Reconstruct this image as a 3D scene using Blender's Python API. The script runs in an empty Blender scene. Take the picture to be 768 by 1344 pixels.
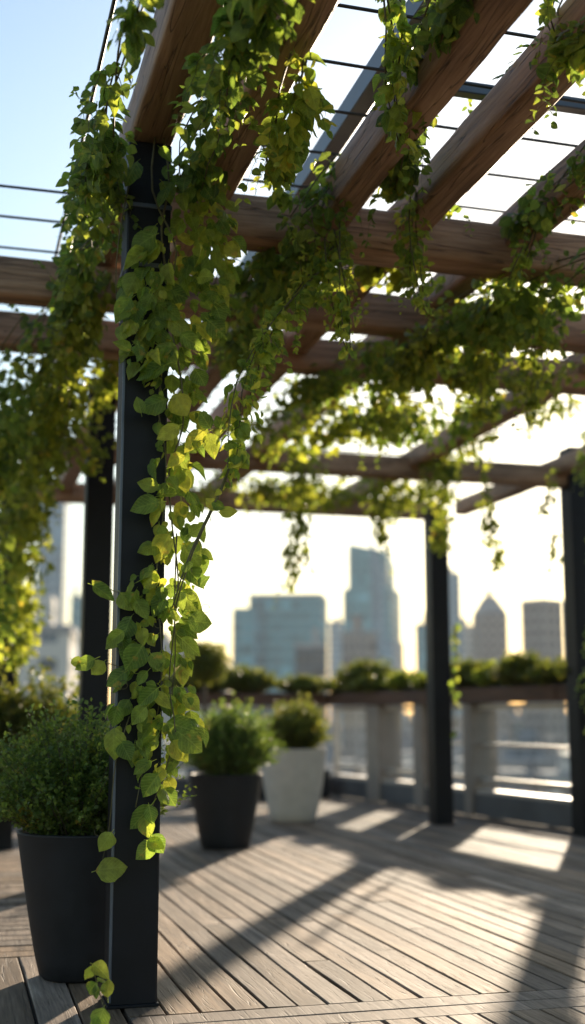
import bpy, math, random
import numpy as np
from mathutils import Vector, Matrix

rnd = random.Random(7)
rs = np.random.RandomState(11)
scene = bpy.context.scene
col = scene.collection
R = math.radians

# ------------------------------------------------------------ camera
F_PX = 1600.0
PITCH = math.atan(268.0 / F_PX)
cam_d = bpy.data.cameras.new("camera")
cam = bpy.data.objects.new("camera", cam_d)
col.objects.link(cam)
cam.location = (0, 0, 1.0)
cam.rotation_euler = (math.pi / 2 + PITCH, 0, 0)
cam_d.sensor_fit = 'VERTICAL'
cam_d.sensor_height = 36.0
cam_d.lens = F_PX / 1344.0 * 36.0
cam_d.clip_start = 0.05
cam_d.clip_end = 6000
cam_d.dof.use_dof = True
cam_d.dof.focus_distance = 4.25
cam_d.dof.aperture_fstop = 1.15
scene.camera = cam

# ------------------------------------------------------------ light
SUN_AZ, SUN_EL = R(15), R(18.5)
world = bpy.data.worlds.new("World")
scene.world = world
world.use_nodes = True
wn = world.node_tree
sky = wn.nodes.new('ShaderNodeTexSky')
sky.sky_type = 'NISHITA'
sky.sun_disc = False
sky.sun_elevation = SUN_EL
sky.sun_rotation = SUN_AZ
sky.air_density = 1.5
sky.dust_density = 0.7
sky.ozone_density = 2.8
wn.links.new(sky.outputs[0], wn.nodes['Background'].inputs[0])
wn.nodes['Background'].inputs[1].default_value = 0.065
sun_d = bpy.data.lights.new("sun", 'SUN')
sun_d.energy = 3.0
sun_d.angle = R(1.1)
sun_d.color = (1.0, 0.83, 0.62)
sun = bpy.data.objects.new("sun", sun_d)
col.objects.link(sun)
sdir = Vector((math.sin(SUN_AZ) * math.cos(SUN_EL), math.cos(SUN_AZ) * math.cos(SUN_EL), math.sin(SUN_EL)))
sun.rotation_euler = sdir.to_track_quat('Z', 'Y').to_euler()
sun.location = (6, 12, 20)

scene.view_settings.view_transform = 'Standard'
scene.view_settings.look = 'None'
scene.view_settings.gamma = 1
scene.view_settings.use_curve_mapping = False
scene.view_settings.exposure = 1.65
scene.cycles.max_bounces = 8
scene.cycles.transparent_max_bounces = 24
scene.cycles.volume_bounces = 0
scene.cycles.use_denoising = True
scene.cycles.sample_clamp_indirect = 4

# ------------------------------------------------------------ helpers
def at(px, py, Y):
    """world point at distance Y that the photo's pixel shows (used to survey the place)"""
    dx = (px - 384) / F_PX
    dy = (672 - py) / F_PX
    y = math.cos(PITCH) - dy * math.sin(PITCH)
    z = math.sin(PITCH) + dy * math.cos(PITCH)
    s = Y / y
    return Vector((dx * s, Y, 1.0 + z * s))

def ground(px, py, z0=0.0):
    p = at(px, py, 1.0)
    s = (z0 - 1.0) / (p.z - 1.0)
    return Vector((p.x * s, s, z0))

def tag(o, label=None, cat=None, group=None, kind=None):
    if label: o['label'] = label
    if cat: o['category'] = cat
    if group: o['group'] = group
    if kind: o['kind'] = kind
    return o

def empty(name, loc, rz=0.0):
    o = bpy.data.objects.new(name, None)
    o.empty_display_size = 0.1
    o.location = loc
    o.rotation_euler = (0, 0, rz)
    col.objects.link(o)
    return o

def mesh_obj(name, V, Fs, mat, parent=None, loc=(0, 0, 0), rz=0.0, smooth=False, mats=None, fmat=None):
    me = bpy.data.meshes.new(name)
    me.from_pydata([tuple(v) for v in V], [], Fs)
    me.materials.append(mat)
    if mats:
        for m in mats: me.materials.append(m)
    if fmat is not None:
        me.polygons.foreach_set('material_index', fmat)
    if smooth:
        me.polygons.foreach_set('use_smooth', [True] * len(me.polygons))
    me.update()
    o = bpy.data.objects.new(name, me)
    o.location = loc
    o.rotation_euler = (0, 0, rz)
    if parent: o.parent = parent
    col.objects.link(o)
    return o

def np_mesh(name, V, Q, uv, mat, parent=None, loc=(0, 0, 0)):
    """V (n,3) world verts relative to loc, Q (m,4) quads, uv (n,2)"""
    me = bpy.data.meshes.new(name)
    n, m = len(V), len(Q)
    me.vertices.add(n)
    me.vertices.foreach_set('co', np.ascontiguousarray(V, dtype=np.float32).ravel())
    me.loops.add(m * 4)
    me.loops.foreach_set('vertex_index', np.ascontiguousarray(Q, dtype=np.int32).ravel())
    me.polygons.add(m)
    me.polygons.foreach_set('loop_start', np.arange(0, m * 4, 4, dtype=np.int32))
    me.polygons.foreach_set('loop_total', np.full(m, 4, dtype=np.int32))
    me.polygons.foreach_set('use_smooth', np.ones(m, dtype=bool))
    if uv is not None:
        l = me.uv_layers.new(name='UVMap')
        l.data.foreach_set('uv', np.ascontiguousarray(uv[Q.ravel()], dtype=np.float32).ravel())
    me.materials.append(mat)
    me.update(calc_edges=True)
    o = bpy.data.objects.new(name, me)
    o.location = loc
    if parent: o.parent = parent
    col.objects.link(o)
    return o

class MB:
    def __init__(s): s.v = []; s.f = []; s.m = []
    def box(s, x0, x1, y0, y1, z0, z1, bev=0.0, mi=0):
        b = len(s.v)
        if bev <= 0:
            s.v += [(x0,y0,z0),(x1,y0,z0),(x1,y1,z0),(x0,y1,z0),(x0,y0,z1),(x1,y0,z1),(x1,y1,z1),(x0,y1,z1)]
            q = [(0,3,2,1),(4,5,6,7),(0,1,5,4),(1,2,6,5),(2,3,7,6),(3,0,4,7)]
            s.f += [tuple(b+i for i in f) for f in q]; s.m += [mi]*6
            return s
        # chamfered box via 24 verts
        c = [(x0,x1),(y0,y1),(z0,z1)]
        idx = {}
        for ax in range(3):
            for sx in (0,1):
                for sy in (0,1):
                    for sz in (0,1):
                        sg = (sx,sy,sz)
                        p = []
                        for k in range(3):
                            val = c[k][sg[k]]
                            if k != ax: val += bev if sg[k]==0 else -bev
                            p.append(val)
                        idx[(ax,sg)] = len(s.v); s.v.append(tuple(p))
        def add(l):
            s.f.append(tuple(l)); s.m.append(mi)
        for ax in range(3):
            o1,o2 = [(1,2),(2,0),(0,1)][ax]
            for sd in (0,1):
                ring = []
                for a,b2 in ((0,0),(1,0),(1,1),(0,1)):
                    sg=[0,0,0]; sg[ax]=sd; sg[o1]=a; sg[o2]=b2
                    ring.append(idx[(ax,tuple(sg))])
                if sd==0: ring = ring[::-1]
                add(ring)
        for ax in range(3):          # edges parallel to ax
            o1,o2 = [(1,2),(2,0),(0,1)][ax]
            for a in (0,1):
                for b2 in (0,1):
                    sg0=[0,0,0]; sg0[o1]=a; sg0[o2]=b2; sg1=list(sg0); sg1[ax]=1
                    r = [idx[(o1,tuple(sg0))],idx[(o1,tuple(sg1))],idx[(o2,tuple(sg1))],idx[(o2,tuple(sg0))]]
                    if (a==b2): r = r[::-1]
                    add(r)
        for sx in (0,1):
            for sy in (0,1):
                for sz in (0,1):
                    sg=(sx,sy,sz); r=[idx[(0,sg)],idx[(1,sg)],idx[(2,sg)]]
                    if (sx+sy+sz)%2==0: r=r[::-1]
                    add(r)
        return s
    def tube(s, pts, rad, n=8, mi=0, cap=True):
        pts = [Vector(p) for p in pts]
        if not hasattr(rad, '__len__'): rad = [rad]*len(pts)
        rings = []
        up = Vector((0.13,0.21,1)).normalized()
        for i,p in enumerate(pts):
            t = (pts[min(i+1,len(pts)-1)] - pts[max(i-1,0)])
            t = t.normalized() if t.length > 1e-9 else Vector((0,0,1))
            a = t.cross(up)
            if a.length < 0.05: a = t.cross(Vector((1,0,0)))
            a.normalize(); b = t.cross(a)
            r0 = len(s.v)
            for k in range(n):
                th = 2*math.pi*k/n
                s.v.append(tuple(p + (a*math.cos(th)+b*math.sin(th))*rad[i]))
            rings.append(r0)
        for i in range(len(rings)-1):
            for k in range(n):
                k2=(k+1)%n
                s.f.append((rings[i]+k,rings[i]+k2,rings[i+1]+k2,rings[i+1]+k)); s.m.append(mi)
        if cap:
            s.f.append(tuple(rings[0]+k for k in range(n))[::-1]); s.m.append(mi)
            s.f.append(tuple(rings[-1]+k for k in range(n))); s.m.append(mi)
        return s
    def lathe(s, prof, n=40, sq=1.0):
        rings=[]
        for r,z in prof:
            r0=len(s.v)
            for k in range(n):
                th=2*math.pi*k/n
                s.v.append((r*math.cos(th), r*math.sin(th), z))
            rings.append(r0)
        for i in range(len(rings)-1):
            for k in range(n):
                k2=(k+1)%n
                s.f.append((rings[i]+k,rings[i]+k2,rings[i+1]+k2,rings[i+1]+k)); s.m.append(0)
        s.f.append(tuple(rings[0]+k for k in range(n))[::-1]); s.m.append(0)
        s.f.append(tuple(rings[-1]+k for k in range(n))); s.m.append(0)
        return s
    def prism(s, poly, z0, z1, z1s=None):
        b=len(s.v); n=len(poly)
        for x,y in poly: s.v.append((x,y,z0))
        for i,(x,y) in enumerate(poly): s.v.append((x,y,z1 if z1s is None else z1s[i]))
        for i in range(n):
            j=(i+1)%n; s.f.append((b+i,b+j,b+n+j,b+n+i)); s.m.append(0)
        s.f.append(tuple(b+n+i for i in range(n))); s.m.append(0)
        s.f.append(tuple(b+i for i in range(n))[::-1]); s.m.append(0)
        return s
    def build(s, name, mat, parent=None, loc=(0,0,0), rz=0.0, smooth=False, mats=None):
        return mesh_obj(name, s.v, s.f, mat, parent, loc, rz, smooth, mats, s.m if mats else None)

# ------------------------------------------------------------ materials
def newmat(name):
    m = bpy.data.materials.new(name); m.use_nodes = True
    nt = m.node_tree
    return m, nt, nt.nodes['Principled BSDF']
def N(nt, t, **kw):
    n = nt.nodes.new(t)
    for k,v in kw.items(): setattr(n,k,v)
    return n
def ramp(nt, stops, interp='LINEAR'):
    r = nt.nodes.new('ShaderNodeValToRGB')
    r.color_ramp.interpolation = interp
    e = r.color_ramp.elements
    while len(e) < len(stops): e.new(0.5)
    for el,(p,c) in zip(e, stops):
        el.position = p; el.color = (c[0],c[1],c[2],1)
    return r
def mapping(nt, scale, src='Object', islands=False):
    tc = N(nt,'ShaderNodeTexCoord')
    mp = N(nt,'ShaderNodeMapping'); mp.inputs['Scale'].default_value = scale
    if islands:
        g = N(nt,'ShaderNodeNewGeometry')
        mul = N(nt,'ShaderNodeMath',operation='MULTIPLY'); mul.inputs[1].default_value = 97.0
        nt.links.new(g.outputs['Random Per Island'], mul.inputs[0])
        add = N(nt,'ShaderNodeVectorMath',operation='ADD')
        nt.links.new(tc.outputs[src], add.inputs[0]); nt.links.new(mul.outputs[0], add.inputs[1])
        nt.links.new(add.outputs[0], mp.inputs[0])
    else:
        nt.links.new(tc.outputs[src], mp.inputs[0])
    return mp.outputs[0]

def wood(name, c_dark, c_mid, c_light, rough=0.6, bump=0.5, grain=22, islands=False, lengthscale=1.3, spec=0.4):
    m, nt, b = newmat(name)
    L = nt.links
    v = mapping(nt, (lengthscale, grain, grain), islands=islands)
    n1 = N(nt,'ShaderNodeTexNoise'); n1.inputs['Scale'].default_value = 1.0; n1.inputs['Detail'].default_value = 7; n1.inputs['Roughness'].default_value=.62
    n1.inputs['Distortion'].default_value = 0.8
    L.new(v, n1.inputs['Vector'])
    v2 = mapping(nt, (lengthscale*3.5, grain*4.5, grain*4.5), islands=islands)
    n2 = N(nt,'ShaderNodeTexNoise'); n2.inputs['Scale'].default_value = 1.0; n2.inputs['Detail'].default_value = 5; n2.inputs['Roughness'].default_value=.7
    L.new(v2, n2.inputs['Vector'])
    mixv = N(nt,'ShaderNodeMath',operation='MULTIPLY_ADD'); mixv.inputs[1].default_value=.45
    L.new(n2.outputs[0], mixv.inputs[0])
    mm = N(nt,'ShaderNodeMath',operation='MULTIPLY'); mm.inputs[1].default_value=.55
    L.new(n1.outputs[0], mm.inputs[0]); L.new(mm.outputs[0], mixv.inputs[2])
    r = ramp(nt, [(0.33,c_dark),(0.5,c_mid),(0.66,c_light)])
    L.new(mixv.outputs[0], r.inputs[0])
    outc = r.outputs[0]
    # broad patches of weathering
    v3 = mapping(nt, (1.2,2.5,2.5), islands=False)
    n3 = N(nt,'ShaderNodeTexNoise'); n3.inputs['Scale'].default_value=1.3; n3.inputs['Detail'].default_value=4
    L.new(v3, n3.inputs['Vector'])
    hs = N(nt,'ShaderNodeHueSaturation')
    mr = N(nt,'ShaderNodeMapRange'); mr.inputs['From Min'].default_value=.3; mr.inputs['From Max'].default_value=.7
    mr.inputs['To Min'].default_value=.62; mr.inputs['To Max'].default_value=1.25
    L.new(n3.outputs[0], mr.inputs[0]); 
    val = mr.outputs[0]
    if islands:
        g = N(nt,'ShaderNodeNewGeometry')
        mr2 = N(nt,'ShaderNodeMapRange'); mr2.inputs['To Min'].default_value=.5; mr2.inputs['To Max'].default_value=1.32
        L.new(g.outputs['Random Per Island'], mr2.inputs[0])
        mu = N(nt,'ShaderNodeMath',operation='MULTIPLY'); L.new(val,mu.inputs[0]); L.new(mr2.outputs[0],mu.inputs[1]); val=mu.outputs[0]
        mr3 = N(nt,'ShaderNodeMapRange'); mr3.inputs['To Min'].default_value=.75; mr3.inputs['To Max'].default_value=1.15
        fr = N(nt,'ShaderNodeMath',operation='FRACT'); m7=N(nt,'ShaderNodeMath',operation='MULTIPLY'); m7.inputs[1].default_value=17.3
        L.new(g.outputs['Random Per Island'], m7.inputs[0]); L.new(m7.outputs[0],fr.inputs[0]); L.new(fr.outputs[0],mr3.inputs[0]); L.new(mr3.outputs[0],hs.inputs['Saturation'])
    L.new(val, hs.inputs['Value']); L.new(outc, hs.inputs['Color'])
    L.new(hs.outputs[0], b.inputs['Base Color'])
    rr = N(nt,'ShaderNodeMapRange'); rr.inputs['To Min'].default_value=rough-.12; rr.inputs['To Max'].default_value=rough+.18
    L.new(n2.outputs[0], rr.inputs[0]); L.new(rr.outputs[0], b.inputs['Roughness'])
    b.inputs['Specular IOR Level'].default_value = spec
    bp = N(nt,'ShaderNodeBump'); bp.inputs['Strength'].default_value=bump; bp.inputs['Distance'].default_value=0.006
    vc = mapping(nt, (lengthscale*.8, grain*1.5, grain*1.5), islands=islands)
    nc = N(nt,'ShaderNodeTexNoise'); nc.inputs['Scale'].default_value=1.0; nc.inputs['Detail'].default_value=2; nc.inputs['Distortion'].default_value=.3
    L.new(vc, nc.inputs['Vector'])
    ab = N(nt,'ShaderNodeMath',operation='SUBTRACT'); ab.inputs[1].default_value=.5; L.new(nc.outputs[0],ab.inputs[0])
    aa = N(nt,'ShaderNodeMath',operation='ABSOLUTE'); L.new(ab.outputs[0],aa.inputs[0])
    ck = N(nt,'ShaderNodeMapRange'); ck.inputs['From Max'].default_value=.014; ck.inputs['To Min'].default_value=.3; ck.inputs['To Max'].default_value=1; L.new(aa.outputs[0],ck.inputs[0])
    mk = N(nt,'ShaderNodeMix',data_type='RGBA',blend_type='MULTIPLY'); mk.inputs[0].default_value=.85 if not islands else .5
    L.new(hs.outputs[0],mk.inputs[6]); L.new(ck.outputs[0],mk.inputs[7]); L.new(mk.outputs[2], b.inputs['Base Color'])
    hh = N(nt,'ShaderNodeMath',operation='ADD'); L.new(mixv.outputs[0],hh.inputs[0]); L.new(ck.outputs[0],hh.inputs[1])
    L.new(hh.outputs[0], bp.inputs['Height']); L.new(bp.outputs[0], b.inputs['Normal'])
    return m

def plain(name, c, rough=.5, metal=0, var=.15, scale=6, bump=0, spec=.5):
    m, nt, b = newmat(name)
    L = nt.links
    v = mapping(nt,(scale,scale,scale))
    n = N(nt,'ShaderNodeTexNoise'); n.inputs['Scale'].default_value=1; n.inputs['Detail'].default_value=6
    L.new(v,n.inputs['Vector'])
    r = ramp(nt,[(.3,[x*(1-var) for x in c]),(.7,[min(1,x*(1+var)) for x in c])])
    L.new(n.outputs[0],r.inputs[0]); L.new(r.outputs[0],b.inputs['Base Color'])
    mr=N(nt,'ShaderNodeMapRange'); mr.inputs['To Min'].default_value=max(0.02,rough-.1); mr.inputs['To Max'].default_value=min(1,rough+.12)
    L.new(n.outputs[0],mr.inputs[0]); L.new(mr.outputs[0],b.inputs['Roughness'])
    b.inputs['Metallic'].default_value=metal
    b.inputs['Specular IOR Level'].default_value=spec
    if bump:
        n2=N(nt,'ShaderNodeTexNoise'); n2.inputs['Scale'].default_value=18; n2.inputs['Detail'].default_value=5
        L.new(v,n2.inputs['Vector'])
        bp=N(nt,'ShaderNodeBump'); bp.inputs['Strength'].default_value=bump; bp.inputs['Distance'].default_value=.004
        L.new(n2.outputs[0],bp.inputs['Height']); L.new(bp.outputs[0],b.inputs['Normal'])
    return m

def leaf_mat(name, cols, trans=0.55, tcol=None, veins=True, rough=.42, tscale=3.5):
    """cols: list of 3 base colours picked per leaf; the leaf also lets light through"""
    m = bpy.data.materials.new(name); m.use_nodes=True
    nt=m.node_tree; L=nt.links
    for n in list(nt.nodes): nt.nodes.remove(n)
    out=N(nt,'ShaderNodeOutputMaterial')
    g=N(nt,'ShaderNodeNewGeometry')
    r=ramp(nt,[(i/(len(cols)-1),c) for i,c in enumerate(cols)])
    L.new(g.outputs['Random Per Island'],r.inputs[0])
    c=r.outputs[0]
    tc=N(nt,'ShaderNodeTexCoord')
    nn=N(nt,'ShaderNodeTexNoise'); nn.inputs['Scale'].default_value=38; nn.inputs['Detail'].default_value=4
    L.new(tc.outputs['Object'],nn.inputs['Vector'])
    mr=N(nt,'ShaderNodeMapRange'); mr.inputs['From Min'].default_value=.3; mr.inputs['From Max'].default_value=.7; mr.inputs['To Min'].default_value=.72; mr.inputs['To Max'].default_value=1.25
    L.new(nn.outputs[0],mr.inputs[0])
    hs=N(nt,'ShaderNodeHueSaturation'); L.new(c,hs.inputs['Color']); L.new(mr.outputs[0],hs.inputs['Value'])
    c=hs.outputs[0]
    nrm=None
    if veins:
        uv=N(nt,'ShaderNodeSeparateXYZ'); L.new(tc.outputs['UV'],uv.inputs[0])
        av=N(nt,'ShaderNodeMath',operation='ABSOLUTE'); L.new(uv.outputs[1],av.inputs[0])
        # side veins: bands of (u - 0.8|v|)
        a=N(nt,'ShaderNodeMath',operation='MULTIPLY_ADD'); a.inputs[1].default_value=-.75; L.new(av.outputs[0],a.inputs[0]); L.new(uv.outputs[0],a.inputs[2])
        b2=N(nt,'ShaderNodeMath',operation='MULTIPLY'); b2.inputs[1].default_value=7.0; L.new(a.outputs[0],b2.inputs[0])
        pp=N(nt,'ShaderNodeMath',operation='PINGPONG'); pp.inputs[1].default_value=.5; L.new(b2.outputs[0],pp.inputs[0])
        mv=N(nt,'ShaderNodeMapRange'); mv.inputs['From Min'].default_value=.0; mv.inputs['From Max'].default_value=.13; mv.inputs['To Min'].default_value=1; mv.inputs['To Max'].default_value=0
        L.new(pp.outputs[0],mv.inputs[0])
        mid=N(nt,'ShaderNodeMapRange'); mid.inputs['From Min'].default_value=.0; mid.inputs['From Max'].default_value=.05; mid.inputs['To Min'].default_value=1; mid.inputs['To Max'].default_value=0
        L.new(av.outputs[0],mid.inputs[0])
        mx=N(nt,'ShaderNodeMath',operation='MAXIMUM'); L.new(mv.outputs[0],mx.inputs[0]); L.new(mid.outputs[0],mx.inputs[1])
        mc=N(nt,'ShaderNodeMix',data_type='RGBA'); 
        f=N(nt,'ShaderNodeMath',operation='MULTIPLY'); f.inputs[1].default_value=.35; L.new(mx.outputs[0],f.inputs[0])
        L.new(f.outputs[0],mc.inputs[0]); L.new(c,mc.inputs[6]); mc.inputs[7].default_value=(.30,.36,.10,1)
        c=mc.outputs[2]
        vo=N(nt,'ShaderNodeTexVoronoi'); vo.inputs['Scale'].default_value=130; L.new(tc.outputs['Object'],vo.inputs['Vector'])
        hh=N(nt,'ShaderNodeMath',operation='MULTIPLY_ADD'); hh.inputs[1].default_value=-1.0; L.new(mx.outputs[0],hh.inputs[0]); L.new(vo.outputs[0],hh.inputs[2])
        bp=N(nt,'ShaderNodeBump'); bp.inputs['Strength'].default_value=.55; bp.inputs['Distance'].default_value=.003
        L.new(hh.outputs[0],bp.inputs['Height']); nrm=bp.outputs[0]
    n5=N(nt,'ShaderNodeTexNoise'); n5.inputs['Scale'].default_value=24 if veins else 9; n5.inputs['Detail'].default_value=3; L.new(tc.outputs['Object'],n5.inputs['Vector'])
    m5=N(nt,'ShaderNodeMapRange'); m5.inputs['From Min'].default_value=.64; m5.inputs['From Max'].default_value=.72; m5.inputs['To Max'].default_value=.75; L.new(n5.outputs[0],m5.inputs[0])
    c5=N(nt,'ShaderNodeMix',data_type='RGBA'); L.new(m5.outputs[0],c5.inputs[0]); L.new(c,c5.inputs[6]); c5.inputs[7].default_value=(.30,.22,.05,1); c=c5.outputs[2]
    p=N(nt,'ShaderNodeBsdfPrincipled'); L.new(c,p.inputs['Base Color']); p.inputs['Roughness'].default_value=rough
    p.inputs['Specular IOR Level'].default_value=.35
    t=N(nt,'ShaderNodeBsdfTranslucent')
    tm=N(nt,'ShaderNodeVectorMath',operation='MULTIPLY'); L.new(c,tm.inputs[0]); tm.inputs[1].default_value=(tscale*1.08,tscale,tscale*.55)
    L.new(tm.outputs[0],t.inputs['Color'])
    if nrm: L.new(nrm,p.inputs['Normal']); L.new(nrm,t.inputs['Normal'])
    ms=N(nt,'ShaderNodeMixShader'); ms.inputs[0].default_value=trans
    L.new(p.outputs[0],ms.inputs[1]); L.new(t.outputs[0],ms.inputs[2]); L.new(ms.outputs[0],out.inputs[0])
    return m

def facade(name, glass, frame, floor=3.8, bay=3.2, band=.34, mull=.14, rough=.18):
    m, nt, b = newmat(name); L=nt.links
    tc=N(nt,'ShaderNodeTexCoord'); sp=N(nt,'ShaderNodeSeparateXYZ'); L.new(tc.outputs['Object'],sp.inputs[0])
    def lines(sock,period,frac):
        d=N(nt,'ShaderNodeMath',operation='DIVIDE'); d.inputs[1].default_value=period; L.new(sock,d.inputs[0])
        fr=N(nt,'ShaderNodeMath',operation='FRACT'); L.new(d.outputs[0],fr.inputs[0])
        lt=N(nt,'ShaderNodeMath',operation='LESS_THAN'); lt.inputs[1].default_value=frac; L.new(fr.outputs[0],lt.inputs[0])
        return lt.outputs[0], d.outputs[0]
    h,hd=lines(sp.outputs[2],floor,band)
    ad=N(nt,'ShaderNodeMath',operation='ADD'); L.new(sp.outputs[0],ad.inputs[0]); L.new(sp.outputs[1],ad.inputs[1])
    v,vd=lines(ad.outputs[0],bay,mull)
    mx=N(nt,'ShaderNodeMath',operation='MAXIMUM'); L.new(h,mx.inputs[0]); L.new(v,mx.inputs[1])
    # each pane its own tint (blinds, lit rooms)
    fl1=N(nt,'ShaderNodeMath',operation='FLOOR'); L.new(hd,fl1.inputs[0]); fl2=N(nt,'ShaderNodeMath',operation='FLOOR'); L.new(vd,fl2.inputs[0])
    cb=N(nt,'ShaderNodeCombineXYZ'); L.new(fl1.outputs[0],cb.inputs[0]); L.new(fl2.outputs[0],cb.inputs[1])
    wn_=N(nt,'ShaderNodeTexWhiteNoise'); L.new(cb.outputs[0],wn_.inputs[0])
    rg=ramp(nt,[(0,[x*.55 for x in glass]),(.8,glass),(1,[min(1,x*1.9+.04) for x in glass])]); L.new(wn_.outputs[0],rg.inputs[0])
    mc=N(nt,'ShaderNodeMix',data_type='RGBA'); L.new(mx.outputs[0],mc.inputs[0]); L.new(rg.outputs[0],mc.inputs[6]); mc.inputs[7].default_value=(*frame,1)
    L.new(mc.outputs[2],b.inputs['Base Color'])
    mr=N(nt,'ShaderNodeMapRange'); mr.inputs['To Min'].default_value=rough; mr.inputs['To Max'].default_value=.7; L.new(mx.outputs[0],mr.inputs[0]); L.new(mr.outputs[0],b.inputs['Roughness'])
    return m

M = {}
M['beam'] = wood('rough_sawn_beam',(.12,.06,.03),(.35,.20,.11),(.52,.33,.20),rough=.55,bump=.9,grain=16)
M['deck'] = wood('weathered_deck',(.075,.048,.032),(.215,.15,.10),(.35,.255,.18),rough=.68,bump=.6,grain=20,islands=True,spec=.2)
M['underdeck'] = plain('deck_joist_shade',(.03,.025,.02),.9)
M['post'] = plain('black_powder_coat',(.008,.0085,.011),.5,0,.25,9,.05,.22)
M['steel'] = plain('dark_blue_grey_steel',(.09,.105,.13),.4,.3,.2,8)
M['cable'] = plain('black_cable',(.02,.02,.022),.5)
M['darkpot'] = plain('charcoal_fibre_clay',(.014,.0145,.017),.6,0,.25,14,.25,.35)
M['whitepot'] = plain('off_white_clay',(.62,.56,.49),.6,0,.08,10,.2)
M['soil'] = plain('potting_soil',(.035,.024,.016),.95,0,.4,60,.8)
M['plinth'] = plain('dark_grey_plinth',(.10,.10,.105),.55,0,.18,4,.1)
M['ledge'] = plain('pale_stone_ledge',(.48,.42,.36),.45,0,.1,5,.1)
M['alu'] = plain('pale_metal_rail',(.52,.47,.42),.35,.35,.1,5)
M['pier'] = plain('warm_grey_pier',(.27,.23,.20),.5,0,.12,5)
M['trough'] = wood('brown_planter_wood',(.05,.026,.016),(.12,.06,.036),(.19,.10,.06),rough=.6,bump=.4,grain=18)
M['parapet'] = plain('grey_render_wall',(.30,.28,.26),.8,0,.12,3,.15)
M['stem'] = plain('green_brown_stem',(.10,.085,.03),.6,0,.3,30)
M['bark'] = plain('grey_bark',(.09,.07,.05),.85,0,.3,12,.6)
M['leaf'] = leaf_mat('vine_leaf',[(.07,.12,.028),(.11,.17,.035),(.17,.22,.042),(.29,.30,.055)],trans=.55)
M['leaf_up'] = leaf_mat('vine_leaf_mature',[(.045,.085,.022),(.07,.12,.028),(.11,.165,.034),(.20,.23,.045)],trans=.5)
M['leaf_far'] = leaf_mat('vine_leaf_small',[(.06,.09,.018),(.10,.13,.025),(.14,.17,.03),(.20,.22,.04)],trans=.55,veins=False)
M['leaf_shrub'] = leaf_mat('shrub_leaf',[(.045,.08,.024),(.075,.12,.03),(.13,.175,.04)],trans=.42,veins=False)
M['leaf_shrub2'] = leaf_mat('shrub_leaf_olive',[(.045,.065,.015),(.09,.11,.022),(.15,.15,.03)],trans=.4,veins=False)
# pane
m, nt, b = newmat('railing_glass')
for n in list(nt.nodes): nt.nodes.remove(n)
o_=N(nt,'ShaderNodeOutputMaterial'); tr=N(nt,'ShaderNodeBsdfTransparent'); tr.inputs[0].default_value=(.95,.97,.98,1)
gl=N(nt,'ShaderNodeBsdfGlossy'); gl.inputs['Roughness'].default_value=.03
fr=N(nt,'ShaderNodeFresnel'); fr.inputs[0].default_value=1.5
ms=N(nt,'ShaderNodeMixShader'); gb=N(nt,'ShaderNodeNewGeometry'); iv=N(nt,'ShaderNodeMath',operation='SUBTRACT'); iv.inputs[0].default_value=1; nt.links.new(gb.outputs['Backfacing'],iv.inputs[1]); fm=N(nt,'ShaderNodeMath',operation='MULTIPLY'); nt.links.new(fr.outputs[0],fm.inputs[0]); nt.links.new(iv.outputs[0],fm.inputs[1]); nt.links.new(fm.outputs[0],ms.inputs[0]); nt.links.new(tr.outputs[0],ms.inputs[1]); nt.links.new(gl.outputs[0],ms.inputs[2]); nt.links.new(ms.outputs[0],o_.inputs[0])
M['glass']=m

# ------------------------------------------------------------ pergola frame of reference
YAW = R(15.5)
dv = Vector((-math.sin(YAW), math.cos(YAW), 0))
ev = Vector((math.cos(YAW), math.sin(YAW), 0))
P0 = ground(174, 1322) + dv*0.07
P0.z = 0
def W(e, d, z=0.0): return P0 + ev*e + dv*d + Vector((0,0,z))
def ED(p):
    q = Vector((p.x,p.y,0))-Vector((P0.x,P0.y,0)); return q.dot(ev), q.dot(dv)

# ------------------------------------------------------------ ground and deck
CITY_Z = -55.0
g = MB(); g.v=[(-4000,-1500,0),(4000,-1500,0),(4000,5500,0),(-4000,5500,0)]; g.f=[(0,1,2,3)]; g.m=[0]
gm = plain('city_ground',(.12,.12,.11),.9,0,.3,.02)
tag(g.build('ground', gm, loc=(0,0,CITY_Z)), kind='structure')

# railing line on the right (surveyed from its foot) and the back corner
RA = ground(742, 1088); RB = ground(432, 1043)
rdir = (RB-RA).normalized(); rdir.z=0
rlen = (RB-RA).length
RC = RB.copy()               # back corner
Rnear = RA - rdir*9.0
rnorm = Vector((rdir.y,-rdir.x,0))
if rnorm.x < 0: rnorm = -rnorm   # outward
print('RA',RA,'RB',RB,'rdir',rdir,'P0',P0,'M',ground(578,1080),'R',ground(768,1096))

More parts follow.
